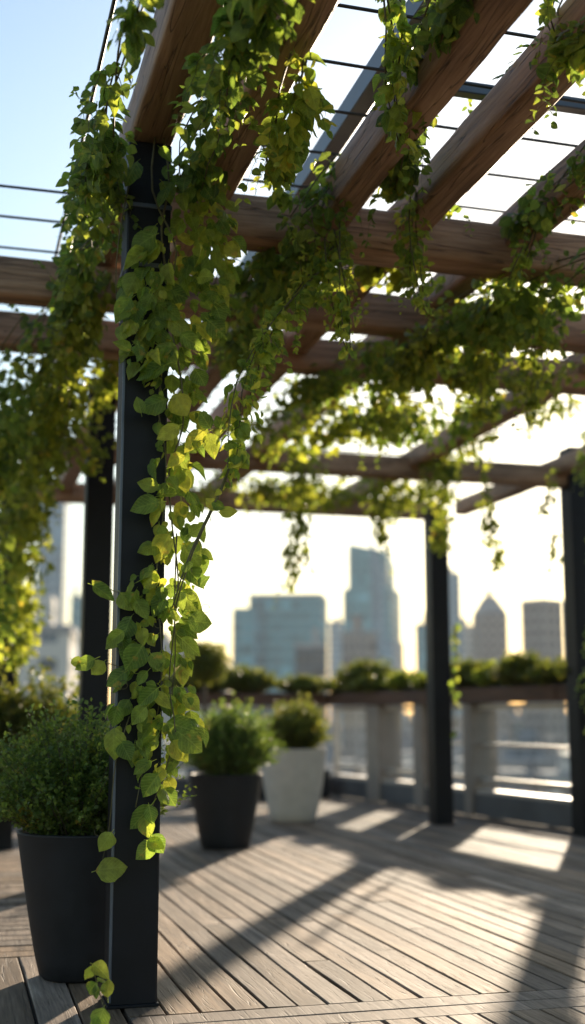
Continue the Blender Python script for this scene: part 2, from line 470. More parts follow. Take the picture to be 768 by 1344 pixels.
def board(mb, a0, a1, b0, b1, axis, wob=.0055):
    """one deck board along local x (axis 0) or y (axis 1), slightly crooked edges, eased arris"""
    L_ = a1-a0; n = max(2,int(L_/.3)); bv=.004; zt=rnd.uniform(-.0015,.0015)
    base=len(mb.v)
    jl=rnd.uniform(-.0015,.0015); 
    ph=rnd.uniform(0,6); am=rnd.uniform(0,wob)
    for i in range(n+1):
        a=a0+L_*i/n
        w0=am*math.sin(ph+i*.8)+rnd.uniform(-.0012,.0012); w1=am*math.sin(ph+i*.8+.6)+rnd.uniform(-.0012,.0012)
        sec=[(b0+w0,-.028),(b0+w0,zt-bv),(b0+w0+bv,zt),(b1+w1-bv,zt+jl),(b1+w1,zt+jl-bv),(b1+w1,-.028)]
        for bb,z in sec:
            mb.v.append((a,bb,z) if axis==0 else (bb,a,z))
    for i in range(n):
        for k in range(5):
            q=[base+i*6+k, base+(i+1)*6+k, base+(i+1)*6+k+1, base+i*6+k+1]
            mb.f.append(tuple(q) if axis==1 else tuple(q[::-1])); mb.m.append(0)
    for i in (0,n):
        q=[base+i*6+k for k in range(6)]
        mb.f.append(tuple(q)); mb.m.append(0)

# local deck frame: x along dv, y along -ev  -> rz
def to_local(p):
    e,d = ED(p); return d, -e
RZ = math.atan2(dv.y, dv.x)
def inside(e, d):
    p = W(e,d); q = p-RA
    if q.dot(rnorm) > -0.02: return False
    # back line through RC along -ev
    e0,d0 = ED(RC)
    return d < d0-.02
e_c, d_c = ED(RC)
BORD_D = -0.50          # crosswise border near the post foot
deck = MB()
# main field
W_ = .108; GAP=.0075
row=0
e=-.03+.135
while e < 9.5:
    d = BORD_D+.30
    d += 0
    first=True
    a=d - (0 if first else 0)
    off=rnd.uniform(.5,3.2)
    while a < d_c:
        b_=a+ (off if first else rnd.uniform(2.2,4.0)); first=False
        # clip to the railing line
        if not inside(e+W_*.5,a+.1): break
        bb=min(b_, d_c-.02)
        while bb>a+.2 and not inside(e+W_*.5,bb): bb-=.1
        board(deck,a,bb-.004,-(e+W_),-e,0)
        a=b_
    e+=W_+GAP; row+=1
# long border board beside the post, two crosswise border boards, then the next field toward the viewer
board(deck,BORD_D+.30,6.0,-(.098),.028,0); board(deck,6.004,d_c-.02,-(.098),.028,0)
for k in range(2):
    d0=BORD_D+.028+k*.133
    x=-.03
    while x<8:
        x2=x+rnd.uniform(2.0,3.5); board(deck,-x2+.005,-x,d0,d0+.124,1); x=x2
e=-.03
while e<8:
    a=BORD_D+.02
    while a>-6.5:
        b_=a-rnd.uniform(1.6,3.5); board(deck,b_+.005,a,-(e+W_),-e,0); a=b_
    e+=W_+GAP
# left of the post: long boards up to d=0.95, crosswise beyond
e=-.042
while e>-7:
    a=.95
    while a>-6.5:
        b_=a-rnd.uniform(1.6,3.5); board(deck,b_+.005,a,-e,-(e-.14),0); a=b_
    e-=.149
d=.96
while d<d_c-.1:
    x=.042 
    while x<9:
        x2=x+rnd.uniform(1.5,3.6); board(deck,x,x2-.005,d,d+.125,1); x=x2
    d+=.134
dk = deck.build('deck', M['deck'], loc=P0, rz=RZ)
# (local y is -e, local x is d): rotate frame so that local x -> dv and local y -> -ev
tag(dk, kind='structure')
sub = MB(); 
pts=[Rnear+rnorm*.25, RA+rnorm*.25, RC+rnorm*.25, RC+rnorm*.25-ev*14, W(-12,-7), W(7.5,-7)]
sub.prism([(p.x,p.y) for p in pts], -CITY_Z*-1+.01, -.03)
tag(sub.build('roof_slab', M['underdeck']), kind='structure')

# ------------------------------------------------------------ wooden members
def beam_mesh(L_, w, h, seed, wob=.0045, n_per=7):
    """hewn timber along +x, profile with eased corners, faces slightly uneven"""
    r=random.Random(seed); n=max(4,int(L_*n_per)); c=.011
    prof=[(-w/2+c,0),(-w/6,0),(w/6,0),(w/2-c,0),(w/2,c),(w/2,h*.35),(w/2,h*.65),(w/2,h-c),(w/2-c,h),(w/6,h),(-w/6,h),(-w/2+c,h),(-w/2,h-c),(-w/2,h*.65),(-w/2,h*.35),(-w/2,c)]
    K=len(prof); V=[];Fs=[]
    ph=[r.uniform(0,6.28) for _ in range(K)]; fr=[r.uniform(1.2,4.5) for _ in range(K)]
    p1,p2=r.uniform(0,6),r.uniform(0,6)
    for i in range(n+1):
        x=L_*i/n
        sy=.006*math.sin(x*1.1+p1); sz=.005*math.sin(x*.9+p2)
        for k,(y,z) in enumerate(prof):
            j=wob*math.sin(x*fr[k]+ph[k])*.6+r.uniform(-wob,wob)*.35
            yy=y+(1 if y>0 else -1)*j if abs(y)>w*.3 else y
            zz=z+(-j if z<h/2 else j)*.8
            V.append((x,yy+sy,zz+sz))
    for i in range(n):
        for k in range(K):
            k2=(k+1)%K
            Fs.append((i*K+k,(i+1)*K+k,(i+1)*K+k2,i*K+k2))
    Fs.append(tuple(range(K))); Fs.append(tuple(n*K+k for k in range(K))[::-1])
    return V,Fs

def timber(name, p, ang, L_, w, h, seed, label, group, mat=None):
    V,Fs=beam_mesh(L_,w,h,seed)
    o=mesh_obj(name,V,Fs,mat or M['beam'],None,p,ang,False)
    for q in o.data.polygons: q.use_smooth = len(q.vertices)==4
    tag(o,label,'beam',group)
    return o

Z_CB, H_CB = 3.0, .195
ANG_E = math.atan2(ev.y, ev.x); ANG_D = math.atan2(dv.y, dv.x)
def d_at(px,py,z):        # d coordinate of a point at height z seen at pixel
    lo,hi=1.0,40.0
    for _ in range(60):
        mid=(lo+hi)/2
        if at(px,py,mid).z>z: hi=mid
        else: lo=mid
    return at(px,py,lo)
beams=[((290,318),'nearest crosswise timber beam bare and brown right behind the leafy post'),
       ((70,398),'second crosswise timber beam seen thick at the left frame edge'),
       ((70,462),'third crosswise timber beam thinner just below the second at left'),
       (None,'fourth crosswise timber beam mostly buried in hanging leaves'),
       ((340,613),'fourth crosswise timber beam resting on the right hand dark post'),
       ((400,674),'farthest crosswise timber beam resting on the middle dark post')]
bd=[]
for px,_ in beams:
    bd.append(None if px is None else ED(d_at(px[0],px[1],Z_CB))[1])
Rp=ground(781,1098); Rp.z=0; Rp=Rp+dv*.1
bd[4]=ED(Rp)[1]
bd[3]=(bd[2]+bd[4])/2
print('beam d', bd)
for i,(px,lab) in enumerate(beams):
    if i==3: continue
    w=.17 if i==0 else .15
    far = i>=4
    e1 = 5.6 if not i==5 else ED(ground(578,1080))[0]+.25
    if i==4: e1=ED(Rp)[0]-.11
    e0=-5.2 if i else .08
    if i==5: e0=-1.5
    if i==4: e0=-3.0
    timber('cross_beam', W(e0,bd[i]+.0,Z_CB if i<4 else Z_CB), ANG_E, e1-e0, w, H_CB-.003*i, 100+i, lab, 'crosswise timber beams of the pergola')
# rafters on top of the beams, running away from the viewer
Z_R=3.085
raf=[(at(384,125,3.85),'short looking rafter wrapped in leaves between the leafy post and centre',),
     (at(454,305,5.04),'bare brown rafter crossing the nearest beam at the picture centre'),
     (at(611,260,4.68),'thick bare brown rafter rising to the upper right corner'),
     (at(705,320,5.2),'leaf wrapped rafter at the right edge above the nearest beam'),
     (None,'rafter with a thick dark mass of vine right of centre'),
     (at(768,545,8.3),'outer rafter passing over the right hand dark post')]
re=[]
for p,_ in raf: re.append(None if p is None else ED(p)[0]-.07)
re[5]=ED(Rp)[0]-.18
re[4]=(re[3]+re[5])/2
print('rafter e', re)
for i,(p,lab) in enumerate(raf):
    timber('rafter', W(re[i],-3.2 if i<4 else -1,Z_R+.002*i), ANG_D, (bd[5]+3.4 if i<4 else bd[5]+1.2), .138, .175-.004*i, 200+i, lab, 'long timber rafters of the pergola')
# main beam that lies on the left row of posts
timber('rafter', W(0.0,-3.4,3.215), ANG_D, 3.4+bd[4]+.2, .17, .2, 301,'main beam lying on top of the leafy near post and its row','long timber rafters of the pergola')
timber('rafter', W(-2.3,-.5,Z_R+.02), ANG_D, .5+bd[4]+.1, .14, .17, 302,'left most rafter half lost behind the yellow green hanging vine','long timber rafters of the pergola')

# steel bars and cables above
def bar(name,p,ang,L_,w,h,lab):
    mb=MB().box(0,L_,-w/2,w/2,0,h,.004); o=mb.build(name,M['steel'],None,p,ang); tag(o,lab,'steel bar','steel bars above the rafters'); return o
pp=at(470,150,5.6); ee,dd=ED(d_at(470,150,3.46))
bar('steel_bar',W(ee,dd-2.2,3.46),ANG_D,6.2,.075,.10,'blue grey steel bar running away above the rafters near top centre')
ee,dd=ED(d_at(750,135,3.44))
bar('steel_bar',W(1.05,dd,3.46-.055),ANG_E,5.0,.05,.05,'thin dark steel bar crossing above the rafters at upper right')
def cable(name,a,b_,r,sag,lab,grp):
    mb=MB(); n=14; a=Vector(a); b_=Vector(b_)
    pts=[a.lerp(b_,i/n)-Vector((0,0,sag*4*(i/n)*(1-i/n)))-a for i in range(n+1)]
    mb.tube(pts,r,6); o=mb.build(name,M['cable'],None,a,smooth=True); tag(o,lab,'cable',grp); return o
k=0
cd=-1.95; 
ordn=['nearest','second','third','fourth','fifth','sixth','seventh','eighth','ninth','tenth','eleventh','twelfth','thirteenth','fourteenth','fifteenth','sixteenth','seventeenth','eighteenth','nineteenth','twentieth','twenty-first','twenty-second','twenty-third','twenty-fourth','twenty-fifth','twenty-sixth','twenty-seventh']
while cd<bd[5]-.2:
    cable('cable',W(.25 if cd<bd[0]+.5 else -5.2,cd,3.41+.004*(k%3)),W(5.6 if cd<bd[4] else 3.9,cd+rnd.uniform(-.05,.05),3.41),.0065,rnd.uniform(.0,.03),
          'black crosswise cable over the rafters, %s counted from the viewer'%ordn[min(k,26)],'black cables strung across the pergola')
    cd+=.36 if k<10 else .3; k+=1
a1=d_at(110,175,3.42); e1_,d1_=ED(a1)
cable('cable',W(e1_,d1_-4,3.43),W(e1_,d1_+5,3.42),.008,.01,'black cable running away in open sky left of the leafy post','black cables running along the pergola')
a1=d_at(320,220,3.42); e1_,d1_=ED(a1)
cable('cable',W(e1_,d1_-4,3.43),W(e1_,d1_+4.5,3.42),.008,.01,'black cable running away just right of the leafy post','black cables running along the pergola')

# ------------------------------------------------------------ posts
def post(p, w, h, label, bands=False, plate=True):
    r=empty('pergola_post', p, YAW)
    tag(r,label,'post','dark square posts of the pergola')
    mb=MB().box(-w/2,w/2,-w/2,w/2,.008,h,.006); mb.build('shaft',M['post'],r)
    if plate:
        MB().box(-w/2-.006,w/2+.006,-w/2-.006,w/2+.006,.0015,.012,.002).build('base_plate',M['post'],r)
    if bands:
        for z in (2.60,2.70,2.94):
            b=MB().box(-w/2-.004,w/2+.004,-w/2-.004,w/2+.004,z,z+.018,.002).build('clamp_band',M['steel'],r)
        # bluish highlight down the left edge, put in as a lighter steel-coloured strip
        MB().box(-w/2-.0045,-w/2+.006,-w/2-.0045,-w/2+.006,.02,2.58,.002).build('edge_highlight_strip',M['steel'],r)
    return r
PW=.168
post(P0,PW,3.212,'nearest dark post wrapped in green vine leaves',True)
Lp=at(122,950,7.9); Lp.z=0
post(Lp,.175,3.212,'dark post just left of the leafy near post')
LLp=at(5,950,9.6); LLp.z=0
post(LLp,.19,2.998,'dark post at the left edge behind the yellow green vine')
Mp=ground(585,1083); Mp.z=0
post(Mp+dv*.1,.185,2.998,'middle dark post bare against the skyline')
post(Rp,.21,3.36,'dark post at the right edge by the railing')

# ------------------------------------------------------------ leaves
def leaf_template(rows, cols, petiole=.35, cup=.10, droop=.22, width=.82):
    """ovate pointed leaf: x along, y across; uv = (x, y)"""
    V=[];UV=[];Q=[]
    def hw(t):
        return width*.5*( (math.sin(math.pi*min(1,t**.74))**.66) ) if 0<t<1 else 0.0
    ts=[i/(rows) for i in range(rows+1)]
    half=cols//2
    for t in ts:
        w=max(hw(t),.012 if t>0.5 else .03)
        back = -.10*(1-t)**3   # heart lobes at the base
        for j in range(-half,half+1):
            s=j/half
            y=s*w*(1+.022*math.sin(t*26+abs(s)*2))*(1-.5*t**4)
            x=t+ (back*abs(s)*1.2 if t<.35 else 0)
            z=cup*(abs(s)**1.5)*w*2.2 - droop*t*t + .025*math.sin(t*17+s*3)*abs(s)
            V.append((x,y,z)); UV.append((t,s*w/width*2*.5))
    C=2*half+1
    for i in range(rows):
        for j in range(C-1):
            Q.append((i*C+j,(i+1)*C+j,(i+1)*C+j+1,i*C+j+1))
    if petiole>0:
        b=len(V); pw=.016
        for i,t in enumerate((-petiole,-petiole*.5,0.02)):
            zz=-.25*(t/petiole)**2*petiole if t<0 else 0
            V+= [(t,-pw,zz),(t,pw,zz+.004)]; UV+=[(0,0),(0,0)]
        for i in range(2): Q.append((b+2*i,b+2*i+2,b+2*i+3,b+2*i+1))
    return np.array(V),np.array(UV),np.array(Q)
T_HERO=[leaf_template(10,4,.35,.12,.25,.86),leaf_template(8,4,.3,-.10,.15,.95),leaf_template(8,4,.4,.22,.35,.72)]
T_MID=[leaf_template(4,2,.25,.15,.25,.85),leaf_template(4,2,.2,-.12,.2,.9)]
T_LOW=[leaf_template(2,2,0,.15,.25,.8)]

def place(templates, pos, tip, nrm, size, r=rs):
    """numpy instancing: pos(n,3) tip dir, normal hint, size(n)"""
    n=len(pos)
    x=tip/np.linalg.norm(tip,axis=1,keepdims=True)
    z=nrm-(nrm*x).sum(1,keepdims=True)*x
    z/= (np.linalg.norm(z,axis=1,keepdims=True)+1e-9)
    y=np.cross(z,x)
    which=r.randint(0,len(templates),n)
    Vs=[];Us=[];Qs=[];off=0
    for ti,(TV,TU,TQ) in enumerate(templates):
        k=np.where(which==ti)[0]
        if len(k)==0: continue
        wv=(1+.25*(r.rand(len(k))-.5))[:,None]; bend=(.4+1.3*r.rand(len(k)))[:,None]
        S=size[k][:,None]
        X=(TV[None,:,0]*S); Yl=(TV[None,:,1]*S*wv); Z=(TV[None,:,2]*S*bend)
        P=pos[k][:,None,:]+X[...,None]*x[k][:,None,:]+Yl[...,None]*y[k][:,None,:]+Z[...,None]*z[k][:,None,:]
        m=len(TV)
        Vs.append(P.reshape(-1,3)); Us.append(np.tile(TU,(len(k),1)))
        Qs.append((TQ[None]+ (off+np.arange(len(k))*m)[:,None,None]).reshape(-1,4)); off+=len(k)*m
    return np.concatenate(Vs),np.concatenate(Us),np.concatenate(Qs)

def path_pts(pts, step):
    """densify list of (Vector, radius)"""
    out=[]
    for (a,ra),(b_,rb) in zip(pts[:-1],pts[1:]):
        n=max(1,int((b_-a).length/step))
        for i in range(n):
            t=i/n; out.append((a.lerp(b_,t),ra+(rb-ra)*t))
    out.append(pts[-1]); return out

def vine(name, pts, per_m, size, mat, label, cat='vine', group=None, tmpl=None, stems=3, hang=.35, flat=1.0, seed=1, side=None, extra=None, smin=.45, face=(0,-.55,.45), clump=.75, stem_r=.004, dens=.68, shoots=7.0):
    """pts: list of (Vector, radius) along the vine. Parts: stem, leaves."""
    r=np.random.RandomState(seed); rr=random.Random(seed)
    tmpl=tmpl or T_MID
    base=pts[0][0].copy()
    root=empty(name,base); tag(root,label,cat,group)
    dense=path_pts(pts,.03)
    P=np.array([list(p) for p,_ in dense]); Rd=np.array([q for _,q in dense])
    total=sum((b_[0]-a[0]).length for a,b_ in zip(pts[:-1],pts[1:]))
    n=int(total*per_m*dens)
    # clumped density along the path
    wts=np.ones(len(P))
    ph=r.rand(4)*6.28
    s=np.arange(len(P))*.03
    cl=1+clump*(np.sin(s*5.1+ph[0])+.7*np.sin(s*11.3+ph[1])+.5*np.sin(s*2.3+ph[2]))
    wts=np.clip(cl,.12,None)*(Rd+.02); wts/=wts.sum()
    k=r.choice(len(P),n,p=wts)
    rad=Rd[k]*(1+.22*np.sin(k*.03*7.7+ph[3]))
    d=r.normal(size=(n,3)); d/=np.linalg.norm(d,axis=1,keepdims=True)
    d[:,2]*=flat
    rho=(r.rand(n)**.55)[:,None]
    pos=P[k]+d*rho*rad[:,None]
    outw=d.copy()
    tip=outw*.6+np.array([0,0,-.75])+r.normal(size=(n,3))*.35
    nrm=outw*.6+np.array(face)+r.normal(size=(n,3))*.42
    sz=size*(smin+(1-smin)*r.rand(n)**.8)*(1-.25*(rho[:,0]>.9))
    V,U,Q=place(tmpl,pos,tip,nrm,sz,r)
    sp=[]
    spo=[];sti=[];snr=[];ssz=[]
    for j in range(int(total*shoots+ (1 if shoots else 0))):
        i=r.randint(len(P)); a=r.rand()*6.283
        st=P[i]+np.array([math.cos(a),math.sin(a),-.35+r.rand()*.5])*Rd[i]*.8
        L_=r.uniform(.08,.34)*(1 if Rd[i]>.05 else .5)
        out=np.array([math.cos(a),math.sin(a),0])*r.uniform(.05,.55)
        up=r.rand()<.22
        pl_=[]
        for q in range(7):
            t=q/6; pl_.append(st+out*L_*t+np.array([0,0,(1 if up else -1)*L_*(t*(.55+.45*t) if not up else t*(1-.35*t))])+r.normal(size=3)*.004)
        sp.append(pl_)
        m_=max(3,int(L_/(size*.42)))
        for q in range(m_):
            t=(q+.5)/m_; f=t*6; k0=min(5,int(f)); c_=pl_[k0]*(1-(f-k0))+pl_[k0+1]*(f-k0)
            for sgn in (-1,1):
                if r.rand()<.25: continue
                b_=r.rand()*6.283; dd=np.array([math.cos(b_)*sgn,math.sin(b_)*.6,-.35])
                spo.append(c_+dd*.006); sti.append(dd+r.normal(size=3)*.25); snr.append(np.array(face)+r.normal(size=3)*.45); ssz.append(size*(.85-.5*t)*r.uniform(.6,1.05))
    if spo:
        V2,U2,Q2=place(tmpl,np.array(spo),np.array(sti),np.array(snr),np.array(ssz),r); Q=np.concatenate([Q,Q2+len(V)]); V=np.concatenate([V,V2]); U=np.concatenate([U,U2])
    if extra is not None:
        V2,U2,Q2=extra; Q=np.concatenate([Q,Q2+len(V)]); V=np.concatenate([V,V2]); U=np.concatenate([U,U2])
    np_mesh('leaves',V-np.array(base),Q,U,mat,root)
    mb=MB()
    for j in range(stems):
        off=Vector((rr.uniform(-1,1),rr.uniform(-1,1),rr.uniform(-1,1)))
        q=[]
        stepn=max(1,int(.09/.03))
        for i in range(0,len(dense),stepn):
            p,ra=dense[i]
            wob=Vector((math.sin(i*.11+j*2.1),math.cos(i*.09+j*1.3),math.sin(i*.07+j)))*.35
            q.append(p+(off*.35+wob)*ra-base)
        if len(q)>=2: mb.tube(q,[stem_r*(1-.5*i/len(q)) for i in range(len(q))],5)
    for pl_ in sp: mb.tube([Vector(q)-base for q in pl_],[stem_r*.4*(1-.8*i/6) for i in range(7)],4)
    # side twigs
    for j in range(int(total*8)):
        i=rr.randrange(len(dense)); p,ra=dense[i]
        dd_=Vector((rr.uniform(-1,1),rr.uniform(-1,1),rr.uniform(-1,.4))).normalized()
        mb.tube([p-base,p+dd_*ra*.6-base,p+dd_*ra*1.15+Vector((0,0,-.03))-base],[stem_r*.5,stem_r*.4,stem_r*.2],4)
    mb.build('stem',M['stem'],root,smooth=True)
    return root

def pp(*l):
    """(px,py,Y,radius in photo pixels) -> (point, radius m)"""
    return [(at(a,b_,c),d_*c/F_PX) for a,b_,c,d_ in l]

# ---- hero vine on the near post: silhouette bands then single leaves
yP=P0.y
bands=[ # y, xl, xr, weight
 (165,168,215,.08),(200,205,240,.3),(240,212,290,.8),(280,208,305,.95),(320,190,308,1.05),(360,170,305,1.2),(400,162,288,1.25),
 (440,162,280,1.25),(475,168,262,1.0),(510,190,262,.8),(550,196,272,.7),(590,200,255,.8),(630,200,252,.75),(665,198,262,.7),
 (700,200,268,.75),(740,195,265,.8),(775,160,262,.7),(810,158,262,.75),(850,152,255,.75),(890,150,255,.75),(930,140,250,.75),(960,150,262,.75),(1000,170,250,.6),(1030,176,232,.4),(1055,180,215,.25)]
r=np.random.RandomState(5)
pos=[];sz=[];nr=[];tp=[]
def surf_y(px,py):
    # y just in front of the post skin for pixels over the post, otherwise beside it
    c=at(px,py,yP)
    q=c.x-P0.x
    if abs(q)<.115: return yP-.115-.0
    return yP-.06
for (y0,a0,b0,w0),(y1,a1,b1,w1) in zip(bands[:-1],bands[1:]):
    n=int((y1-y0)*((b0-a0)+(b1-a1))/2*w0/92)
    for _ in range(n):
        t=r.rand(); y=y0+(y1-y0)*t; xl=a0+(a1-a0)*t; xr=b0+(b1-b0)*t
        u=r.beta(1.15,.95); x=xl+(xr-xl)*u
        big=r.rand()<.46
        s=(r.uniform(.048,.082) if big else r.uniform(.018,.04))
        Y=surf_y(x,y)-r.rand()*(.09 if y<500 else .06) + (r.rand()*.14 if x>212 else 0)
        p=at(x,y-6,Y)
        pos.append(list(p)); sz.append(s)
        side=(x-(xl+xr)/2)/((xr-xl)/2)
        nr.append([side*.35+r.normal()*.33,-.8+r.normal()*.25,.42+r.normal()*.33])
        tp.append([side*.55+r.normal()*.45,-.15+r.normal()*.25,-.8+r.normal()*.35])
# single leaves the photo shows: (base px, base py, tip px, tip py)
single=[(196,1060,170,1092),(196,1060,200,1082),(200,1108,178,1128),(196,1104,216,1112),(200,1098,214,1120),(130,1142,166,1136),(145,1095,130,1118),(148,1098,140,1112),
 (150,960,148,1000),(160,975,172,998),(125,770,150,785),(138,775,122,760),(160,780,175,800),(122,866,98,878),(96,866,110,874),(135,870,120,885),
 (262,768,274,755),(242,720,262,742),(244,745,276,775),(250,700,268,690),(220,705,200,740),(205,640,180,632),(205,660,168,668),(210,650,246,640),
 (275,560,262,540),(275,572,282,600),(268,570,240,590),(290,560,284,545),(300,545,312,540),(238,780,264,800),(250,815,278,818),(240,840,262,860),
 (222,950,264,960),(240,965,266,985),(228,975,245,1000),(205,1020,186,1045),(190,1075,196,1100),(190,930,172,950),(205,905,180,925),(185,850,165,880),(200,860,215,880),
 (160,830,140,845),(170,815,160,840),(180,790,195,812),(175,420,158,440),(170,395,150,420),(180,360,165,385),(215,525,182,535),(230,520,245,545),(232,560,205,575),(240,600,218,610),(185,540,180,520),
 (200,310,160,335),(190,330,152,352),(178,215,160,245),(210,400,255,430),(225,420,270,450),(215,380,278,400),(240,440,282,470),(215,480,180,500),(210,455,240,485)]
for a,b_,c,d_ in single:
    Y=surf_y((a+c)/2,(b_+d_)/2)-.05-r.rand()*.05
    p=at(a,b_,Y); q=at(c,d_,Y-.01)
    L_=(q-p).length
    for rep in range(1):
        pos.append(list(p)); sz.append(min(.098,max(.045,L_*1.0))); tp.append(list(q-p)); nr.append([r.normal()*.2,-.9,.25+r.normal()*.2])
ext=place(T_HERO,np.array(pos),np.array(tp),np.array(nr),np.array(sz),r)
root=empty('climbing_vine',P0+Vector((.02,-.12,.3)))
tag(root,'bright leafy vine climbing and hanging down the nearest dark post','vine','leafy vines on and around the posts')
np_mesh('leaves',ext[0]-np.array(root.location),ext[2],ext[1],M['leaf'],root)
mb=MB()
def stem_px(l,rad,Yoff=-.1):
    pts=[]
    for i,(a,b_) in enumerate(l): pts.append(at(a,b_,yP+Yoff-.02*math.sin(i*1.7))-root.location)
    # smooth
    out=[]
    for i in range(len(pts)-1):
        for t in (0,.33,.66):
            p0=pts[max(i-1,0)];p1=pts[i];p2=pts[i+1];p3=pts[min(i+2,len(pts)-1)]
            out.append(.5*((2*p1)+(-p0+p2)*t+(2*p0-5*p1+4*p2-p3)*t*t+(-p0+3*p1-3*p2+p3)*t**3))
    out.append(pts[-1])
    mb.tube(out,[rad*(1-.55*i/len(out)) for i in range(len(out))],6)
stem_px([(215,180),(222,240),(212,300),(218,360),(225,430),(238,500),(240,560),(222,620),(226,690),(234,760),(228,830),(222,900),(230,960),(214,1020),(200,1060),(196,1100)],.0045)
stem_px([(205,170),(200,250),(232,330),(212,400),(214,470),(208,540),(218,600),(214,680),(205,760),(212,850),(208,930),(190,1000),(178,1060)],.004,-.105)
stem_px([(232,700),(229,800),(230,860),(224,940),(226,1000)],.003,-.09)
stem_px([(180,790),(160,780),(140,772),(124,768)],.0022,-.12)
stem_px([(170,880),(140,870),(110,866),(98,868)],.0018,-.12)
stem_px([(170,940),(152,1000),(146,1060),(142,1095),(132,1140)],.0022,-.12)
stem_px([(195,1060),(185,1075),(192,1098),(200,1108)],.0022,-.12)
stem_px([(240,560),(256,572),(275,560),(292,556)],.0022,-.1)
stem_px([(170,240),(158,300),(152,370),(158,440)],.0028,-.12)
# curling tendrils
for (tx,ty) in ((128,1092),(250,785),(160,900),(268,800),(206,820),(150,985),(262,585)):
    pts=[]
    c=at(tx,ty,yP-.16)-root.location
    for i in range(16):
        a=i*.55; rd=.022*(1-i/20)
        pts.append(c+Vector((rd*math.cos(a)+i*.0012,-.002*i,rd*math.sin(a))))
    mb.tube(pts,.0009,4)
mb.build('stem',M['stem'],root,smooth=True)

# small vine at the foot of the post
def small_vine(pts,label,n,size,seed,mat=M['leaf']):
    return vine('climbing_vine',pts,n,size,mat,label,'vine','leafy vines on and around the posts',tmpl=T_HERO,stems=1,seed=seed,clump=.2,dens=1,shoots=0,smin=.55,face=(0,-.9,.35),stem_r=.002)
small_vine(pp((122,1268,4.0,6),(126,1292,4.0,10),(136,1312,3.98,16),(138,1345,3.95,14),(140,1385,3.9,12)),'small young vine shoot at the foot of the nearest post',62,.062,21)

# hanging strand crossing diagonally from the beam to the post
vine('hanging_vine',pp((452,318,4.9,16),(425,350,4.8,20),(395,385,4.7,22),(362,425,4.6,25),(338,468,4.5,27),(322,512,4.45,28),(314,560,4.4,24),(308,600,4.35,12),(300,625,4.3,3)),
     430,.055,M['leaf'],'hanging vine strand slanting from the nearest beam toward the leafy post','vine','vine strands hanging from the pergola',tmpl=T_HERO,stems=3,seed=31,clump=.25,smin=.35)
# thin bare end of that strand with a few leaves
pts=pp((300,618,4.3,1),(285,655,4.27,1),(268,690,4.25,1),(252,725,4.22,1),(238,765,4.2,1),(228,800,4.18,1))
vine('hanging_vine',[(p,.012) for p,_ in pts],10,.06,M['leaf'],'thin nearly bare green stem with few leaves crossing the sky right of the post','vine','vine strands hanging from the pergola',tmpl=T_HERO,stems=2,seed=33,clump=0,dens=1,shoots=0,
     extra=place(T_HERO,np.array([list(at(*q)) for q in ((290,672,4.26),(284,668,4.26),(262,715,4.24),(280,660,4.26))]),np.array([[.9,0,.1],[-.6,0,.7],[-.8,0,-.1],[.8,-.1,-.3]]),np.array([[0,-.8,.4],[.2,-.8,.4],[0,-.8,.4],[0,-.8,.4]]),np.array([.06,.055,.05,.045])),stem_r=.0045)

G1='vine strands hanging from the pergola'; G2='vines wrapped round the overhead timbers'
def hv(l,n,s,lab,seed,mat='leaf_far',tmpl=None,name='hanging_vine',grp=G1,**kw):
    return vine(name,pp(*l),n,s,M[mat],lab,'vine',grp,tmpl=tmpl or T_MID,seed=seed,**kw)
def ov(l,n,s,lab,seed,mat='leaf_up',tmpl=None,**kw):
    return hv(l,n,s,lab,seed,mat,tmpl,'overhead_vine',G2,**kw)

def zz(l):
    out=[]
    for a,b_,z,d_ in l:
        out.append((a,b_,d_at(a,b_,z).y,d_))
    return out
# near overhead vines (left to right)
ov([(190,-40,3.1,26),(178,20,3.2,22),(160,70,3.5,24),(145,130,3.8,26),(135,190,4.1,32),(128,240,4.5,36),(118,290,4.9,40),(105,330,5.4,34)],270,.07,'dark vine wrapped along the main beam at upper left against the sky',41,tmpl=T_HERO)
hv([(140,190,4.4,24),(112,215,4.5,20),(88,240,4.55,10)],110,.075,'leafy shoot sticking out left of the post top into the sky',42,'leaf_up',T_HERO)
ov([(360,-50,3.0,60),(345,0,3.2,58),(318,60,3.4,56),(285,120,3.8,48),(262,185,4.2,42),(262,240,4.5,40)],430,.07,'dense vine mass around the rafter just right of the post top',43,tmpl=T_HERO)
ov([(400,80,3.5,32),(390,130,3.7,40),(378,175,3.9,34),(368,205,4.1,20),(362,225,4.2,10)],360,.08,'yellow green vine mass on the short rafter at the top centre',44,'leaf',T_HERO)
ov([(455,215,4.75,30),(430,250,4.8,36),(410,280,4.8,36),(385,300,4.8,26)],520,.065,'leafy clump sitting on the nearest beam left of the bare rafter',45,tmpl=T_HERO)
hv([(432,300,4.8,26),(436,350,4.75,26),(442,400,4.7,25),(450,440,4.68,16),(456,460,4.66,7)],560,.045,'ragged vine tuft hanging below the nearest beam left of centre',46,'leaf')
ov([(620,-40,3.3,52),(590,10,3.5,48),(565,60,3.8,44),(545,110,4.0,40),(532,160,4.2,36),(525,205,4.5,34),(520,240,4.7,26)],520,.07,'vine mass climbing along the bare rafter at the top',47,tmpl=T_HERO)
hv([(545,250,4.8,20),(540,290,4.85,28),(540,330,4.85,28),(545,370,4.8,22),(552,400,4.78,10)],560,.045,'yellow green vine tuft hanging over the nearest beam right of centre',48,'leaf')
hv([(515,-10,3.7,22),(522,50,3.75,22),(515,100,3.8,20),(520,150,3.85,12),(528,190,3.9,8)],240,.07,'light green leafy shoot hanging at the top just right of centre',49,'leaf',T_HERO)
ov([(775,60,3.4,40),(725,70,3.8,30),(690,105,4.1,30),(655,150,4.5,28),(625,195,4.8,24)],440,.065,'loose vine running along the thick rafter at upper right',50,tmpl=T_HERO)
